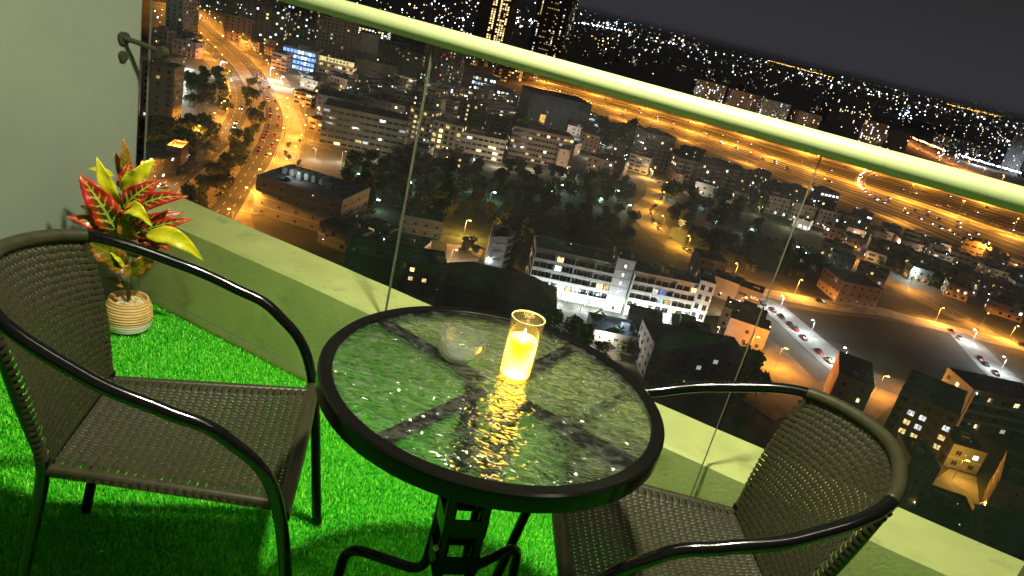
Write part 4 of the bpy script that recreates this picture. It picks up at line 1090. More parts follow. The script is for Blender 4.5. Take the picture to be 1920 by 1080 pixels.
bld('pinkish villa with one wall lit orange by the street', (1566, 566), (1640, 580), 11, 20, 'pink', 3, 3.6, (1.3, 1.4), lit=.06, far=False, gable=2.5)
# left, beyond the verge
bld('pale apartment slab behind the glass edge at far left', (262, 218), (322, 230), 27, 16, 'beige', 8, 4, (1.7, 1.5), lit=.04)
bld('low blank building left of the avenue with three white lamps', (262, 345), (330, 330), 9, 20, 'dark', 3, 5, (1.5, 1.3), lit=.18, lits=('whitehot', 'warmdim'), far=False)
bld('orange lit gatehouse on the verge of the avenue', (338, 312), (352, 300), 7.5, 6, 'pink', 2, 3, (1, 1), lit=0, far=False, roofs=0)
# row behind the avenue
def patBlue(i, f, nb, n): return rnd.choice(('bluehot', 'bluehot', 'coolhot'))
bld('office building glowing with rows of blue windows', (527, 124), (587, 138), 17, 22, 'slate', 4, 2.9, (2.4, 2.6), lits=('bluehot', 'coolhot', 'bluemid'), pattern=patBlue, sill=.8)
b2 = bld('low arcade building under a long yellow lit roof sign', (590, 133), (660, 149), 11, 18, 'pink', 2, 3.2, (2.2, 2.2), lit=.55, lits=('warmhot', 'warmmid', 'ambermid'))
m_ = MB(); m_.box(1, 33, -1.0, -.3, 10.6, 14.2); part(b2, 'roof_sign', m_, LIT['yellowmid'])
for i in range(7):
    m_ = MB(); x = 9 + i*2.9; m_.box(x, x + 1.5, -1.15, -1.02, 11.3, 13.4 - .5*(i % 2)); part(b2, 'sign_mark', m_, C['frame'])
bld('brown grey tower rising behind the yellow sign', (596, 118), (662, 130), 42, 24, 'brown', 13, 3.4, (1.6, 1.6), lit=.07, lits=('whitemid', 'warmmid', 'coolmid'))
bld('blank beige tower without windows under the handrail', (664, 128), (700, 136), 34, 22, 'beige', 9, 40, (.1, .1), lit=0, bands=False)
bld('dark green grey block beside the blank beige tower', (702, 128), (742, 138), 26, 22, 'green', 7, 4, (1.4, 1.4), lit=.08)
bld('beige podium in front of the blank tower', (664, 136), (742, 152), 12, 10, 'beige', 3, 50, (.1, .1), lit=0, bands=False)
bld('orange lit flat roofed hall behind the dark green block', (726, 112), (800, 128), 14, 30, 'pink', 4, 8, (2, 1), lit=.25, lits=('ambermid', 'warmmid'))
bld('tall reddish tower crossed by the first glass joint', (786, 148), (815, 155), 46, 22, 'brown', 14, 3, (1.1, 1.6), lit=.10, lits=('whitemid', 'warmmid', 'redmid'))
bld('tall brown tower to the right of the first glass joint', (820, 156), (856, 165), 44, 22, 'brown', 13, 3, (1.1, 1.6), lit=.14, lits=('whitemid', 'warmmid', 'redmid'))
bld('shop row with bright white fronts at the foot of the brown towers', (788, 160), (850, 176), 6, 14, 'white', 1, 4, (3, 3.5), lit=.9, lits=('whitehot', 'coolhot'), sill=.5)
bld('office block with three rows of bluish white windows', (882, 166), (925, 176), 15, 18, 'slate', 3, 3, (2.2, 2.4), lit=.9, lits=('coolhot', 'bluehot', 'whitehot'))
bld('small office block lit orange below the handrail', (926, 150), (955, 156), 15, 16, 'pink', 4, 3.5, (2, 1.6), lit=.6, lits=('ambermid', 'amberdim'))
bld('pale hall with a bright white shop front', (905, 178), (960, 190), 8, 20, 'beige', 2, 4, (2.6, 2.2), lit=.7, lits=('warmhot', 'whitehot'))
# mid rows
bld('dark apartment block with a white lit roof terrace', (590, 215), (672, 232), 13, 20, 'dark', 4, 4, (1.6, 1.4), lit=.06)
bld('dark green grey apartment block with a few lit windows', (598, 268), (752, 298), 21, 22, 'green', 6, 3.8, (1.6, 1.5), lit=.06, lits=('warmhot', 'whitehot', 'whitemid'))
bld('stepped dark apartment block with a bright roof edge', (676, 226), (752, 246), 16, 18, 'dark', 5, 3.6, (1.5, 1.4), lit=.08, lits=('warmhot', 'whitehot'))
bld('low beige hall between the stepped blocks and the trees', (690, 190), (770, 206), 9, 18, 'beige', 3, 4, (1.6, 1.4), lit=.08)
bld('apartment house with round lit balconies left of the first glass joint', (760, 258), (800, 270), 20, 16, 'beige', 6, 3.0, (1.9, 1.7), lit=.55, lits=('warmhot', 'yellowmid', 'warmmid'))
bld('apartment house with three stacked bright rooms', (804, 276), (858, 290), 17, 16, 'beige', 5, 3.6, (2.2, 2.0), pattern=lambda i, f, nb, n: 'yellowhot' if i == 1 and f in (1, 2, 3) else ('warmmid' if rnd.random() < .12 else None), lits=('yellowhot', 'warmmid'))
bld('brown apartment block with an ornate lit stair column', (852, 240), (900, 252), 20, 16, 'brown', 6, 2.6, (1.4, 1.6), pattern=lambda i, f, nb, n: 'yellowmid' if i == 2 else ('warmmid' if rnd.random() < .1 else None), lits=('yellowmid', 'warmmid'))
bld('long beige terrace with rounded gables in front of the brown blocks', (858, 290), (940, 306), 14, 16, 'beige', 4, 3.4, (1.7, 1.6), lit=.10, lits=('warmhot', 'whitehot'))
bld('brown block with bright ground floor rooms near the park', (905, 258), (955, 268), 15, 15, 'brown', 5, 3.2, (1.6, 1.6), lit=.16, lits=('warmhot', 'whitehot', 'yellowmid'))
bld('striped apartment block with many narrow pilasters', (950, 296), (1062, 318), 21, 18, 'brown', 6, 2.3, (1.0, 1.7), lit=.10, lits=('warmhot', 'whitehot', 'warmmid'))
bld('long pinkish row house behind the curved lit lane', (850, 212), (975, 222), 9, 16, 'pink', 3, 3.6, (1.4, 1.3), lit=.06)
bd = bld('huge unlit dark block with one orange glowing niche', (985, 228), (1096, 250), 25, 40, 'dark', 7, 7, (1.2, 1.2), lit=.01, lits=('whitehot',))
m_ = MB(); m_.box(12, 17, -.5, -.1, 1, 9); part(bd, 'lit_niche', m_, LIT['ambermid'])
bld('small white and blue clad hall beside the dark block', (1088, 232), (1125, 240), 9, 16, 'white', 2, 6, (3, 2), lit=.2, lits=('coolmid',))
bld('grey apartment block right of the round dark trees', (1195, 312), (1250, 322), 26, 20, 'grey', 8, 3.8, (1.4, 1.5), lit=.06)
bld('small peach tower at the edge of the park', (1040, 316), (1060, 320), 13, 8, 'pink', 4, 5, (1, 1.2), lit=0, roofs=1)
bld('dark apartment row near the motorway with scattered lights', (1262, 340), (1372, 362), 17, 18, 'brown', 5, 3.6, (1.5, 1.5), lit=.10, lits=('warmhot', 'whitehot'))
bld('dim pink house beside the sandy track', (1360, 352), (1400, 362), 10, 16, 'pink', 3, 3.6, (1.4, 1.3), lit=.06)
bld('low orange lit house at the head of the sandy track', (1258, 345), (1276, 350), 8, 10, 'pink', 2, 4, (1.2, 1.2), lit=.1)
for k, (a, b) in enumerate((((1432, 398), (1472, 408)), ((1478, 412), (1520, 422)), ((1526, 424), (1566, 434)), ((1572, 436), (1604, 444)))):
    bld(('first', 'second', 'third', 'last')[k] + ' pilastered terrace house counted from the left above the dark lawn', a, b, 12, 14, 'beige', 4, 2.6, (1.2, 1.5), lit=.10, lits=('warmhot', 'whitehot'), group='terrace houses above the dark lawn', name='terrace_house', cat='house')
bld('white villa with a bright rooftop room above the terrace houses', (1530, 385), (1565, 392), 12, 14, 'white', 3, 3, (2, 1.6), pattern=lambda i, f, nb, n: 'whitehot' if f == 2 else None, lits=('whitehot',))
bld('white pavilion lit by lamps at the second glass joint', (1484, 424), (1512, 434), 6, 10, 'white', 1, 3, (2, 2), lit=.8, lits=('whitehot', 'warmhot'))
bld('sandy coloured villa south of the white apartments', (1300, 518), (1352, 530), 9, 14, 'beige', 3, 3.6, (1.2, 1.3), lit=.05)
# villas of the dark quarter
vi = 0
for (x, y) in ((1625, 470), (1660, 482), (1700, 498), (1745, 512), (1790, 530), (1835, 545), (1880, 560), (1650, 440), (1690, 452), (1730, 466), (1775, 490), (1815, 505), (1860, 522), (1900, 530), (1800, 470), (1845, 490), (1320, 548), (1352, 560), (1345, 610), (1355, 635), (1600, 520)):
    a = G(x, y); an = rnd.uniform(-.5, -.25); w_ = rnd.uniform(13, 17)
    building('dim two storey villa in the dark quarter on the right', a, a + Vector((math.cos(an), math.sin(an), 0))*w_, rnd.uniform(6.5, 8.5), rnd.uniform(10, 13), rnd.choice(('beige', 'grey', 'brown', 'pink')), 2, 4, (1.3, 1.4), lit=.12, lits=('warmhot', 'whitehot', 'warmmid'), group='villas of the dark quarter', name='villa', cat='house', roofs=2, far=True)
# far towers
FAR = [('gold lit tower cut by the top edge with bright window columns', (880, 104), (948, 120), 150, 40, 'dark', 3.6, (2.2, 2.4), .0, ('yellowhot', 'warmhot', 'warmmid')),
       ('dark round fronted tower with faint lit columns next to the gold tower', (985, 108), (1045, 124), 170, 40, 'dark', 3.6, (2, 1.8), .10, ('warmmid', 'whitehot', 'warmdim')),
       ('pale stepped apartment tower above the handrail', (1300, 186), (1352, 199), 34, 30, 'beige', 4, (2, 1.8), .16, ('warmhot', 'whitehot')),
       ('pinkish apartment tower with vertical ribs above the handrail', (1360, 204), (1412, 217), 33, 30, 'pink', 4, (2, 1.8), .05, ('warmhot', 'whitehot')),
       ('dark apartment tower with a few cyan windows', (1418, 222), (1470, 235), 33, 30, 'grey', 4, (2, 1.8), .16, ('cyanhot', 'whitehot', 'coolhot')),
       ('dim brown block between the cyan windowed tower and the black tower', (1488, 240), (1530, 250), 28, 30, 'brown', 4, (2, 1.8), .08, ('warmhot', 'whitehot')),
       ('broad black tower standing against the far plain', (1545, 232), (1622, 250), 62, 40, 'dark', 5, (2, 2), .04, ('whitehot', 'warmhot')),
       ('brown tower with rows of lit rooms left of the crossing road', (1606, 270), (1650, 282), 40, 30, 'brown', 4, (2, 1.8), .22, ('whitehot', 'warmhot')),
       ('narrow dark block in front of the crossing road', (1655, 278), (1672, 284), 34, 26, 'grey', 4, (2, 1.8), .05, ('whitehot',)),
       ('dark slim tower with a bluish edge at the right margin', (1872, 318), (1905, 330), 82, 30, 'slate', 6, (2, 2), .05, ('whitehot', 'coolmid')),
       ('second dark tower partly cut off by the right margin', (1905, 312), (1940, 322), 95, 34, 'dark', 6, (2, 2), .03, ('whitehot',)),
       ('low dark range behind the lit depot on the right', (1700, 238), (1800, 262), 22, 40, 'dark', 6, (2, 2), .05, ('whitehot', 'warmhot')),
       ('apartment range behind the depot with scattered white rooms', (1770, 280), (1860, 300), 26, 40, 'grey', 5, (2, 1.8), .18, ('whitehot', 'coolhot', 'warmhot')),
       ('grey tower far left beyond the avenue', (308, 72), (340, 80), 36, 26, 'grey', 4, (1.6, 1.6), .03, ('warmmid',)),
       ('wide brownish block beside the upper avenue', (418, 72), (470, 84), 22, 30, 'brown', 5, (1.6, 1.6), .02, ('warmmid',)),
       ('dark block with a few lamps right of the brownish block', (472, 86), (528, 98), 36, 30, 'dark', 4, (1.8, 1.6), .16, ('whitehot', 'warmhot')),
       ('pale grey gable block touching the top edge', (452, 26), (488, 34), 18, 26, 'grey', 5, (1.6, 1.6), .0, ('warmmid',)),
       ('pale pink gable block touching the top edge beside the grey one', (486, 34), (516, 40), 22, 26, 'pink', 5, (1.6, 1.6), .0, ('warmmid',)),
       ('dark tower full of small white windows left of the rail end', (520, 62), (588, 78), 52, 30, 'dark', 4, (1.8, 1.8), .18, ('whitehot', 'warmhot', 'coolhot')),
       ('hall with a dense field of bright roof lamps below the rail', (664, 66), (724, 80), 12, 40, 'beige', 4, (2.6, 2.4), .8, ('warmhot', 'whitehot')),
       ('dark low range in front of the gold lit tower', (840, 92), (885, 102), 30, 30, 'dark', 5, (2, 2), .08, ('whitehot', 'warmhot'))]
for (lb, a, b, h, d, wl, bay, wn, lt, ls) in FAR:
    kw = {}
    if 'gold lit' in lb: kw['pattern'] = lambda i, f, nb, n: (rnd.choice(('yellowhot', 'warmhot', 'warmhot', 'warmmid')) if (i in (nb//3, nb//3 + 1, nb//2 + 1, nb//2 + 2, nb//2 + 4, nb - 5, nb - 4) and f < n*.93 and rnd.random() < .8) else None)
    if 'round fronted' in lb: kw['pattern'] = lambda i, f, nb, n: (rnd.choice(('warmmid', 'warmhot', 'whitehot')) if (i in (2, nb - 3, nb - 6) and rnd.random() < .55) or rnd.random() < .03 else 'warmdim' if (4 < i < nb - 6 and f % 3 == 0 and rnd.random() < .6) else None)
    bld(lb, a, b, h, d, wl, None, bay, wn, lit=lt, lits=ls, far=True, name='tower' if h > 30 else 'city_block', cat='building', roofs=3, bands=False, **kw)
# ---- trees
def crown_mesh(seed, R, H, n, m):
    r = random.Random(seed); mb = MB()
    lobes = [(Vector((r.uniform(-.5, .5)*R, r.uniform(-.5, .5)*R, H*r.uniform(.35, .85))), R*r.uniform(.45, .7)) for _ in range(7)]
    for i in range(n):
        c, rr = lobes[i % len(lobes)]
        d = Vector((r.gauss(0, 1), r.gauss(0, 1), r.gauss(0, .8))).normalized()*rr*r.uniform(.55, 1.08)
        p = c + d; s = r.uniform(.28, .62)
        a = Vector((r.gauss(0, 1), r.gauss(0, 1), r.gauss(0, 1))).normalized(); b = a.orthogonal().normalized()
        e = a.cross(b)
        mb.quad(p - b*s - e*s*.6, p + b*s - e*s*.6, p + b*s + e*s*.6, p - b*s + e*s*.6)
    return mb.mesh('crown', m)
LEAF = [mat('foliage_%d' % i, c, .8, var=.4, vscale=.8) for i, c in enumerate(((.040, .062, .022), (.050, .070, .030), (.060, .068, .028)))]
BARK = mat('bark', (.10, .075, .05), .9)
TREES = []
for i in range(4):
    tm = MB(); tm.tube([(0, 0, 0), (.1, 0, 1.6), (.0, .1, 3.4), (.3, .1, 5.0)], [.26, .2, .15, .06], 7)
    for k in range(4):
        a = k*1.6 + i; tm.tube([(.02, .05, 2.6 + .2*k), (1.1*math.cos(a), 1.1*math.sin(a), 3.8 + .2*k), (1.9*math.cos(a), 1.9*math.sin(a), 5.0)], [.11, .08, .03], 5)
    TREES.append((tm.mesh('trunk', BARK), crown_mesh(20 + i, 3.0 + .3*i, 6.6 + .4*i, 420, LEAF[i % 3])))
def tree(p, s, label, group):
    k = rnd.randrange(4); t = empty('leafy_tree', p, rnd.uniform(0, 6.28)); tag(t, label, 'tree', group)
    t.scale = (s*rnd.uniform(.85, 1.15), s*rnd.uniform(.85, 1.15), s*rnd.uniform(.85, 1.15))
    link('trunk', TREES[k][0], t); link('crown', TREES[k][1], t)
def inside(p, poly):
    c = False; n = len(poly)
    for i in range(n):
        (x1, y1), (x2, y2) = poly[i], poly[(i+1) % n]
        if (y1 > p[1]) != (y2 > p[1]) and p[0] < (x2 - x1)*(p[1] - y1)/(y2 - y1) + x1: c = not c
    return c
def wood(poly, n, gap, label, group, s=(.9, 1.4)):
    W = [(q.x, q.y) for q in (G(*p) for p in poly)]; x0, x1 = min(w[0] for w in W), max(w[0] for w in W); y0, y1 = min(w[1] for w in W), max(w[1] for w in W)
    put = []; tries = 0
    while len(put) < n and tries < 6000:
        tries += 1; p = (rnd.uniform(x0, x1), rnd.uniform(y0, y1))
        if inside(p, W) and all((p[0]-q[0])**2 + (p[1]-q[1])**2 > gap*gap for q in put):
            put.append(p); tree(Vector((p[0], p[1], GZ)), rnd.uniform(*s), label, group)
wood([(640, 305), (740, 300), (800, 318), (900, 318), (905, 395), (840, 415), (760, 410), (650, 430)], 66, 6.5, 'dark leafy tree in the left half of the unlit park', 'trees of the left park')
wood([(905, 320), (1060, 330), (1180, 345), (1195, 400), (1200, 455), (1110, 470), (1000, 450), (915, 410)], 70, 6.5, 'dark leafy tree in the right half of the unlit park', 'trees of the right park')
wood([(1245, 350), (1330, 370), (1425, 400), (1420, 470), (1400, 520), (1330, 490), (1290, 440), (1250, 410)], 46, 6.5, 'dark leafy tree in the grove right of the sandy track', 'trees of the grove')
wood([(1420, 470), (1470, 520), (1560, 535), (1540, 500), (1470, 470)], 16, 7, 'dark leafy tree bordering the dark lawn', 'trees by the dark lawn')
wood([(370, 140), (425, 150), (430, 215), (345, 215), (350, 180)], 22, 6, 'dark leafy tree between the white lane and the avenue', 'trees by the white lane')
wood([(262, 250), (390, 240), (400, 262), (340, 290), (270, 300)], 20, 6.5, 'dark leafy tree on the lawn left of the avenue', 'trees left of the avenue')
wood([(345, 390), (385, 350), (425, 300), (455, 250), (480, 252), (450, 320), (410, 375), (370, 420)], 20, 6.5, 'tree on the central strip of the avenue', 'trees on the avenue strip', (.8, 1.2))
wood([(460, 150), (490, 180), (492, 235), (470, 235), (455, 180)], 10, 5, 'tree between the carriageways beyond the crossing', 'trees between the carriageways', (.7, 1.1))
wood([(1125, 250), (1215, 262), (1215, 290), (1120, 280)], 22, 6, 'tall dark tree in the round clump behind the apartments', 'trees of the round clump', (1.7, 2.4))
wood([(985, 600), (1280, 660), (1270, 700), (1120, 670), (1020, 650)], 26, 6, 'grey lit tree in the garden before the white apartments', 'trees before the white apartments', (.7, 1.1))
wood([(1360, 690), (1400, 690), (1420, 740), (1370, 760)], 6, 5, 'dark tree behind the far armrest of the right chair', 'trees behind the right chair', (1.0, 1.5))
wood([(870, 455), (892, 455), (890, 478), (868, 475)], 5, 3.5, 'small tree standing in the orange lit court', 'trees of the lit court', (.5, .7))
wood([(930, 430), (1000, 450), (985, 520), (940, 510)], 16, 6, 'dark tree between the curved balconies and the white apartments', 'trees right of the curved block')
wood([(1625, 445), (1900, 545), (1880, 580), (1620, 500)], 34, 9, 'dark garden tree among the villas', 'garden trees among the villas', (.6, .9))
wood([(540, 250), (575, 262), (560, 320), (530, 330)], 6, 7, 'small tree on the sandy verge of the slip road', 'trees on the verge', (.35, .55))
wood([(360, 262), (420, 250), (380, 290), (345, 305)], 10, 6, 'small planted tree on the bright verge left of the avenue', 'small trees of the bright verge', (.3, .5))

# ---- more blocks and houses in the gaps of the quarter
for px_ in ((868, 462), (868, 490), (1420, 690), (1600, 750)):
    q_ = G(*px_); BL.append((q_.x, q_.y, 15))      # the lit court and the sandy lots stay open
def clear(x, y, r):
    return all(math.hypot(x - a, y - b) > r + q*.85 for a, b, q in BL) and all(math.hypot(x - a, y - b) > r*.9 + q + 1 for a, b, q in RP)
def infill(poly, n, seed, label, group, hmin, hmax, walls, lit, gap=5, near=330):
    r = random.Random(seed); W = [(q.x, q.y) for q in (G(*p) for p in poly)]
    x0, x1 = min(w[0] for w in W), max(w[0] for w in W); y0, y1 = min(w[1] for w in W), max(w[1] for w in W)
    TR_ = [(o.location.x, o.location.y) for o in COL.objects if o.parent is None and o.get('category') == 'tree']
    k = 0
    for _ in range(5000):
        if k >= n: break
        x, y = r.uniform(x0, x1), r.uniform(y0, y1); L, D = r.uniform(11, 20), r.uniform(9, 13)
        if not inside((x, y), W) or not clear(x, y, math.hypot(L, D)/2 + gap*.3) or any(math.hypot(x - a, y - b) < max(L, D)*.62 for a, b in TR_): continue
        an = r.choice((-.12, -.30, -.38)) + (math.pi/2 if r.random() < .25 else 0); X_ = Vector((math.cos(an), math.sin(an), 0)); Y_ = Vector((-X_.y, X_.x, 0))
        if Y_.dot(Vector((x, y, 0))) < 0: X_ = -X_; Y_ = -Y_
        a = Vector((x, y, GZ)) - X_*L/2 - Y_*D/2
        building(label, a, a + X_*L, r.uniform(hmin, hmax), D, r.choice(walls), None, r.choice((3.0, 3.6, 4.2)), (1.4, 1.4), lit=lit, lits=('warmhot', 'whitehot', 'warmmid'), group=group, name='city_house', cat='house', far=True, roofs=r.choice((1, 2, 3)))
        k += 1
infill([(565, 150), (760, 160), (990, 200), (1100, 250), (1190, 330), (900, 315), (740, 300), (600, 290), (565, 250)], 46, 5, 'low flat roofed house squeezed between the apartment blocks', 'houses between the apartment blocks', 6, 13, ('beige', 'grey', 'brown', 'pink'), .16)
infill([(1120, 270), (1260, 280), (1420, 340), (1620, 410), (1625, 450), (1420, 395), (1180, 330)], 26, 6, 'flat roofed house along the near side of the motorway', 'houses along the motorway', 6, 12, ('beige', 'grey', 'brown'), .16)
infill([(1540, 410), (1640, 425), (1920, 555), (1920, 610), (1720, 530), (1560, 500)], 30, 7, 'flat roofed house in the dark quarter below the motorway', 'houses of the dark quarter', 5, 9, ('beige', 'grey', 'brown', 'pink'), .16)
infill([(620, 430), (840, 440), (830, 540), (640, 520)], 8, 8, 'dark low house behind the kerb left of the lit court', 'dark houses left of the lit court', 5, 9, ('dark', 'grey', 'slate'), .06)
infill([(1130, 620), (1360, 640), (1420, 720), (1240, 700)], 7, 9, 'dark low house behind the table and the white apartments', 'dark houses behind the table', 5, 9, ('dark', 'slate', 'grey'), .06)
infill([(300, 80), (420, 60), (540, 110), (560, 150), (450, 90), (340, 110)], 8, 10, 'low block beside the upper bend of the avenue', 'blocks by the upper avenue', 6, 14, ('beige', 'brown', 'pink'), .1)
infill([(780, 90), (1000, 130), (1000, 160), (800, 120)], 16, 12, 'mid rise block half hidden behind the handrail', 'blocks behind the handrail', 12, 26, ('beige', 'grey', 'brown'), .2)
infill([(1040, 90), (1260, 150), (1560, 220), (1560, 200), (1260, 120)], 30, 13, 'dim block on the plain beyond the motorway', 'blocks beyond the motorway', 9, 22, ('dark', 'grey', 'brown'), .10)

# ---- cars
def car_proto(paint, label, group, lights='both'):
    t = empty('car'); tag(t, label, 'car', group)
    b = MB(); pr = [(-2.2, .32), (-2.25, .75), (-1.9, .92), (1.0, .95), (2.05, .78), (2.2, .5), (2.15, .32)]
    K = len(pr); b.v = [(x, s*.88, z) for s in (-1, 1) for x, z in pr]
    b.face(tuple(range(K))); b.face(tuple(range(K, 2*K))[::-1])
    for i in range(K): j = (i+1) % K; b.face((i, K + i, K + j, j))
    b.build('body', paint, t)
    c = MB(); c.hexa([(-1.6, -.8, .93), (1.0, -.8, .95), (1.0, .8, .95), (-1.6, .8, .93), (-1.0, -.66, 1.45), (.3, -.66, 1.45), (.3, .66, 1.45), (-1.0, .66, 1.45)]); c.build('cabin', C['glass'], t)
    for x in (-1.4, 1.4):
        for s in (-1, 1):
            w_ = MB(); w_.tube([(x, s*.72, .33), (x, s*.9, .33)], .33, 12); w_.build('wheel', C['frame'], t)
    for s in (-1, 1):
        if lights == 'both':
            h_ = MB(); h_.box(2.1, 2.26, s*.62 - .2, s*.62 + .2, .5, .74); h_.build('headlight', LIT['whitestar'], t)
            h_ = MB(); h_.box(-2.32, -2.2, s*.62 - .22, s*.62 + .22, .6, .84); h_.build('taillight', LIT['redhot'], t)
    return t
PAINT = [mat('car_paint_white', (.6, .6, .6), .25, coat=.6), mat('car_paint_dark', (.03, .03, .035), .25, coat=.6), mat('car_paint_red', (.3, .02, .02), .25, coat=.6)]
def cars(spots, label, group, lights='both'):
    protos = {}
    for p, a in spots:
        k = rnd.randrange(3)
        c = copy_tree(protos[k]) if k in protos else protos.setdefault(k, car_proto(PAINT[k], label, group, lights))
        c.location = (p.x, p.y, GZ + .12); c.rotation_euler.z = a
def lane(P, d, step, start, lo, hi, rev=False, jit=.3):
    out = []
    for p, t in along(P, step, start):
        dist = (p - EYE).length
        if not lo < dist < hi or rnd.random() < .28: continue
        nn = Vector((-t.y, t.x, 0)); a = math.atan2(t.y, t.x) + (math.pi if rev else 0)
        out.append((p + nn*(d + rnd.uniform(-jit, jit)) + t*rnd.uniform(-2, 2), a))
    return out
cars(lane(AV_R, 2.5, 9, 0, 395, 620), 'car queuing in the red lit line on the avenue', 'cars queuing on the right carriageway')
cars(lane(AV_R, -2.2, 24, 3, 380, 640), 'car driving on the outer lane of the right carriageway', 'cars on the right carriageway outer lane')
cars([(G(443, 232), -1.35), (G(440, 240), -1.35), (G(452, 205), -1.3)], 'car with white headlights on the crossing of the avenue', 'cars with headlights at the crossing')
cars([(G(302, 352), -2.0)], 'car throwing a white headlight beam at the foot of the verge', None)
cars(lane(RAMP, 2, 11, 0, 600, 1100, True) + lane(RAMP, -2, 14, 5, 600, 1100), 'car in the queue on the curved motorway ramp', 'cars queuing on the motorway ramp')
cars([(a.lerp(b, t_), an) for a, b, t_, an in [(LOp[i], HIp[i], rnd.choice((.2, .25, .31, .47, .52, .58, .73)), math.atan2((LOp[min(i+1, len(LOp)-1)] - LOp[i-1]).y, (LOp[min(i+1, len(LOp)-1)] - LOp[i-1]).x) + rnd.choice((0, math.pi))) for i in range(1, len(LOp) - 1) for _ in range(2)]], 'car driving along the motorway lanes', 'cars on the motorway')
cars(lane(PARKA, -3.5, 6.5, 4, 0, 900), 'parked car on the white lit car park strip', 'cars parked on the near strip', 'none')
cars(lane(PARKB, -3, 7, 4, 0, 900), 'parked car on the farther white lit strip', 'cars parked on the farther strip', 'none')
cars(lane(ST3, 4.5, 7, 10, 0, 900), 'parked car on the sandy track in the park', 'cars parked on the sandy track', 'none')
cars(lane(ST1, 1.8, 36, 60, 0, 900), 'car driving past the vacant land with headlights on', 'cars on the street past the vacant land')

for px, py, aim, w_ in ((441, 244, (430, 270), 2500), (300, 350, (270, 372), 1800)):
    d = bpy.data.lights.new('headlight_beam', 'SPOT'); d.spot_size = R_(160); d.energy = w_; d.color = (.8, .9, 1); d.shadow_soft_size = .3
    o = bpy.data.objects.new('headlight_beam', d); COL.objects.link(o); o.location = G(px, py, 2.2)

# ---- distant lights
def star_field(name, label, cat, items):
    keys = sorted({k for _, _, k in items}); mb = MB()
    for p, r, k in items:
        n = len(mb.v); m_ = keys.index(k)
        mb.v += [tuple(p + Vector(d)*r) for d in ((1, 0, 0), (0, 1, 0), (-1, 0, 0), (0, -1, 0), (0, 0, 1), (0, 0, -1))]
        for f in ((0, 1, 4), (1, 2, 4), (2, 3, 4), (3, 0, 4), (1, 0, 5), (2, 1, 5), (3, 2, 5), (0, 3, 5)): mb.face(tuple(n + q for q in f), m_)
    tag(mb.build(name, [LIT[k] for k in keys]), label, cat, kind='stuff')
HZ = lambda x: -19 + .2456*(x - 960)
items = []
def star(px, py, k, s=1.0, dz=8):
    p = G(px, py, dz); r = (p - EYE).length/FPX*s; items.append((p, r, k))
kinds = ['whitehot']*5 + ['whitestar']*3 + ['warmhot']*3 + ['warmstar'] + ['coolstar', 'amberhot']
for i in range(640):
    x = rnd.uniform(1000, 1960); y = HZ(x) + 6 + abs(rnd.gauss(0, 1))*34 + rnd.random()*14
    star(x, y, rnd.choice(kinds), .26 + .75*rnd.random()**4)
for (a, b, n, k, s) in (((1440, 114), (1560, 146), 34, 'amberstar', .5), ((1775, 196), (1875, 219), 30, 'amberstar', .55), ((1500, 138), (1920, 243), 24, 'whitestar', .95), ((1440, 132), (1700, 196), 12, 'warmstar', .9),
                        ((1180, 70), (1440, 118), 17, 'whitestar', .7), ((1060, 12), (1300, 72), 13, 'whitehot', .9), ((1600, 150), (1900, 222), 30, 'warmhot', .5), ((1690, 258), (1770, 290), 22, 'warmstar', 1.2), ((1800, 300), (1910, 332), 30, 'whitestar', 1.3), ((1090, 45), (1180, 62), 14, 'coolstar', 1.3)):
    for i in range(n):
        t_ = (i + rnd.uniform(-.2, .2))/(n - 1); star(a[0] + (b[0] - a[0])*t_ + rnd.uniform(-1, 1), a[1] + (b[1] - a[1])*t_ + rnd.uniform(-.7, .7), k, s*rnd.uniform(.7, 1.15))
for i in range(120):
    x = rnd.uniform(760, 1000); y = rnd.uniform(0, 70); star(x, y, rnd.choice(kinds), rnd.choice((.6, .8, 1.0, 1.4)))
for i in range(150):
    x = rnd.uniform(285, 760); y = rnd.uniform(-10, 60); star(x, y, rnd.choice(kinds), rnd.choice((.5, .7, .9, 1.2)))
star_field('distant_city_lights', 'countless white and amber lights of the plain out to the horizon', 'city lights', items)
items = []
hosts = [o for o in COL.objects if o.parent is None and o.get('category') in ('building', 'house')]
for o in hosts:
    if o.location.length > 1200: continue
    w_ = [c for c in o.children if c.name.split('.')[0] == 'wall'][0]; L, D_, H_ = w_.dimensions
    for i in range(rnd.choice((0, 1, 2, 2, 3, 4))):
        x = rnd.uniform(0, L); q = rnd.random()
        loc = Vector((x, -.6 if q < .75 else D_*rnd.random(), rnd.choice((2.2, 2.4, H_*rnd.random())) if q < .75 else H_ + 1.4))
        p = Matrix.Rotation(o.rotation_euler.z, 3, 'Z') @ loc + o.location
        items.append((p, (p - EYE).length/FPX*rnd.choice((.35, .45, .55, .7, 1.0)), rnd.choice(['whitehot', 'warmhot', 'whitehot', 'whitestar', 'warmstar', 'coolhot', 'yellowhot'])))
star_field('porch_lights', 'scattered small porch and garden lights among the dark houses', 'small lights', items)

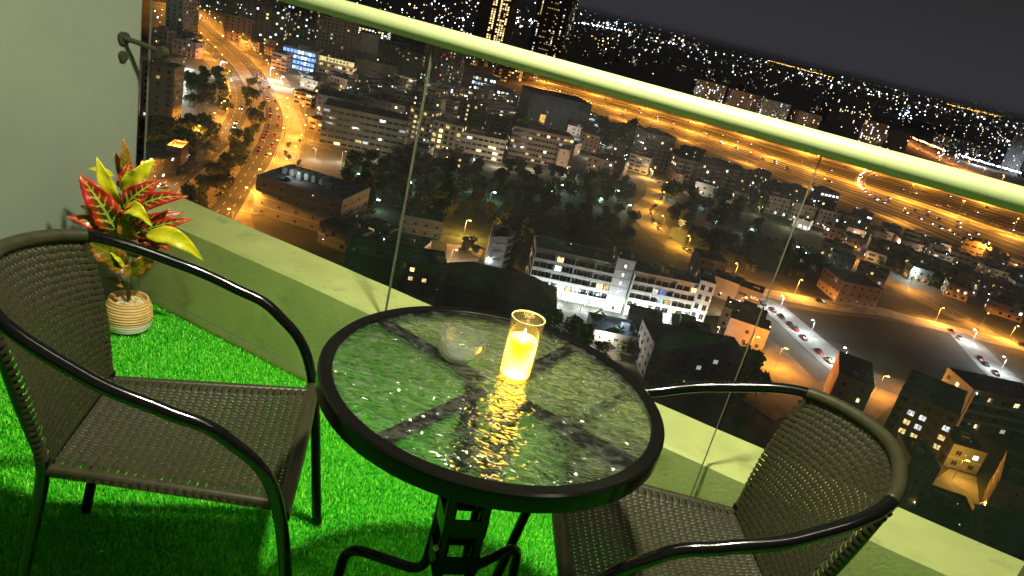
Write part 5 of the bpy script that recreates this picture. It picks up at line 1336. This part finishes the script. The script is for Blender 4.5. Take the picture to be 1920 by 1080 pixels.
# ---- clusters of lights on the plain (estates, depots)
items = []
for cx, cy, n, sx, sy, ks in ((1140, 48, 26, 22, 4, ('coolstar', 'whitestar', 'whitehot')), (1062, 45, 16, 9, 5, ('coolstar', 'whitestar')), (1128, 78, 18, 16, 5, ('yellowhot', 'amberhot', 'warmstar')), (1266, 82, 8, 10, 4, ('whitestar',)), (1380, 140, 10, 14, 4, ('whitestar', 'whitehot')), (1700, 215, 24, 10, 9, ('coolstar', 'whitestar')), (1815, 300, 40, 40, 8, ('coolstar', 'whitestar', 'whitehot')), (1870, 262, 40, 30, 16, ('whitehot', 'whitestar', 'warmhot')), (965, 40, 14, 12, 10, ('coolhot', 'whitestar'))):
    for i in range(n): star(cx + rnd.gauss(0, sx), cy + rnd.gauss(0, sy) + sx*0, rnd.choice(ks), .35 + .9*rnd.random()**2, 9)
star_field('lit_estates', 'tight clusters of white and bluish lights far out on the plain', 'city lights', items)

# ---- labels: say where in its group each look-alike stands
def pix(p):
    q = Vector(p) - EYE; return 960 + FPX*q.dot(RT)/q.dot(FWD), 540 - FPX*q.dot(UP)/q.dot(FWD)
_by = {}
bpy.context.view_layer.update()
for o in COL.objects:
    if o.parent is None and o.get('group') and o.get('label'): _by.setdefault(o['label'], []).append(o)
for lb, os_ in _by.items():
    n = len(os_)
    if n < 2: continue
    P = {o: pix(o.matrix_world.translation) for o in os_}
    xs = sorted(os_, key=lambda o: P[o][0])
    if n <= 8:
        nm = {2: ('left one', 'right one'), 3: ('leftmost', 'middle one', 'rightmost')}.get(n) or (('leftmost',) + tuple('%s from the left' % w for w in ('second', 'third', 'fourth', 'fifth', 'sixth', 'seventh'))[:n-2] + ('rightmost',))
        for o, w in zip(xs, nm): o['label'] = lb + ', ' + w
        continue
    nx = min(9, max(3, n//4)); cols = {3: ('left end', 'middle', 'right end'), 5: ('far left', 'left of centre', 'centre', 'right of centre', 'far right')}
    names = ('leftmost', 'far left', 'left', 'left of centre', 'centre', 'right of centre', 'right', 'far right', 'rightmost')
    for i, o in enumerate(xs):
        k = i*9//n
        blk = xs[max(0, (k*n + 8)//9):max(0, ((k+1)*n + 8)//9)] or [o]
        ys = sorted(blk, key=lambda q: -P[q][1]); j = ys.index(o) if o in ys else 0; m = len(ys)
        row = ('',) if m == 1 else (('nearer', 'farther') if m == 2 else ('nearest', 'middle', 'farthest'))
        r = row[min(len(row)-1, j*len(row)//m)]
        o['label'] = lb + ', ' + names[k] + ((' ' + r) if r else '')

# ---- the night air: thin even haze round the balcony, the city and the plain
hz = MB(); H_ = 61000; hz.box(-H_, H_, -H_, H_, GZ - 1.5, 76)
hm = bpy.data.materials.new('haze_air'); hm.use_nodes = True; ht = hm.node_tree; ht.nodes.clear()
ho = ht.nodes.new('ShaderNodeOutputMaterial'); pv = ht.nodes.new('ShaderNodeVolumePrincipled'); pv.inputs['Color'].default_value = (.95, .96, .99, 1); pv.inputs['Density'].default_value = 0.00003; pv.inputs['Anisotropy'].default_value = .2
ht.links.new(pv.outputs[0], ho.inputs['Volume'])
tag(hz.build('haze', hm), 'thin even night haze over the city and the plain', 'haze', kind='stuff')
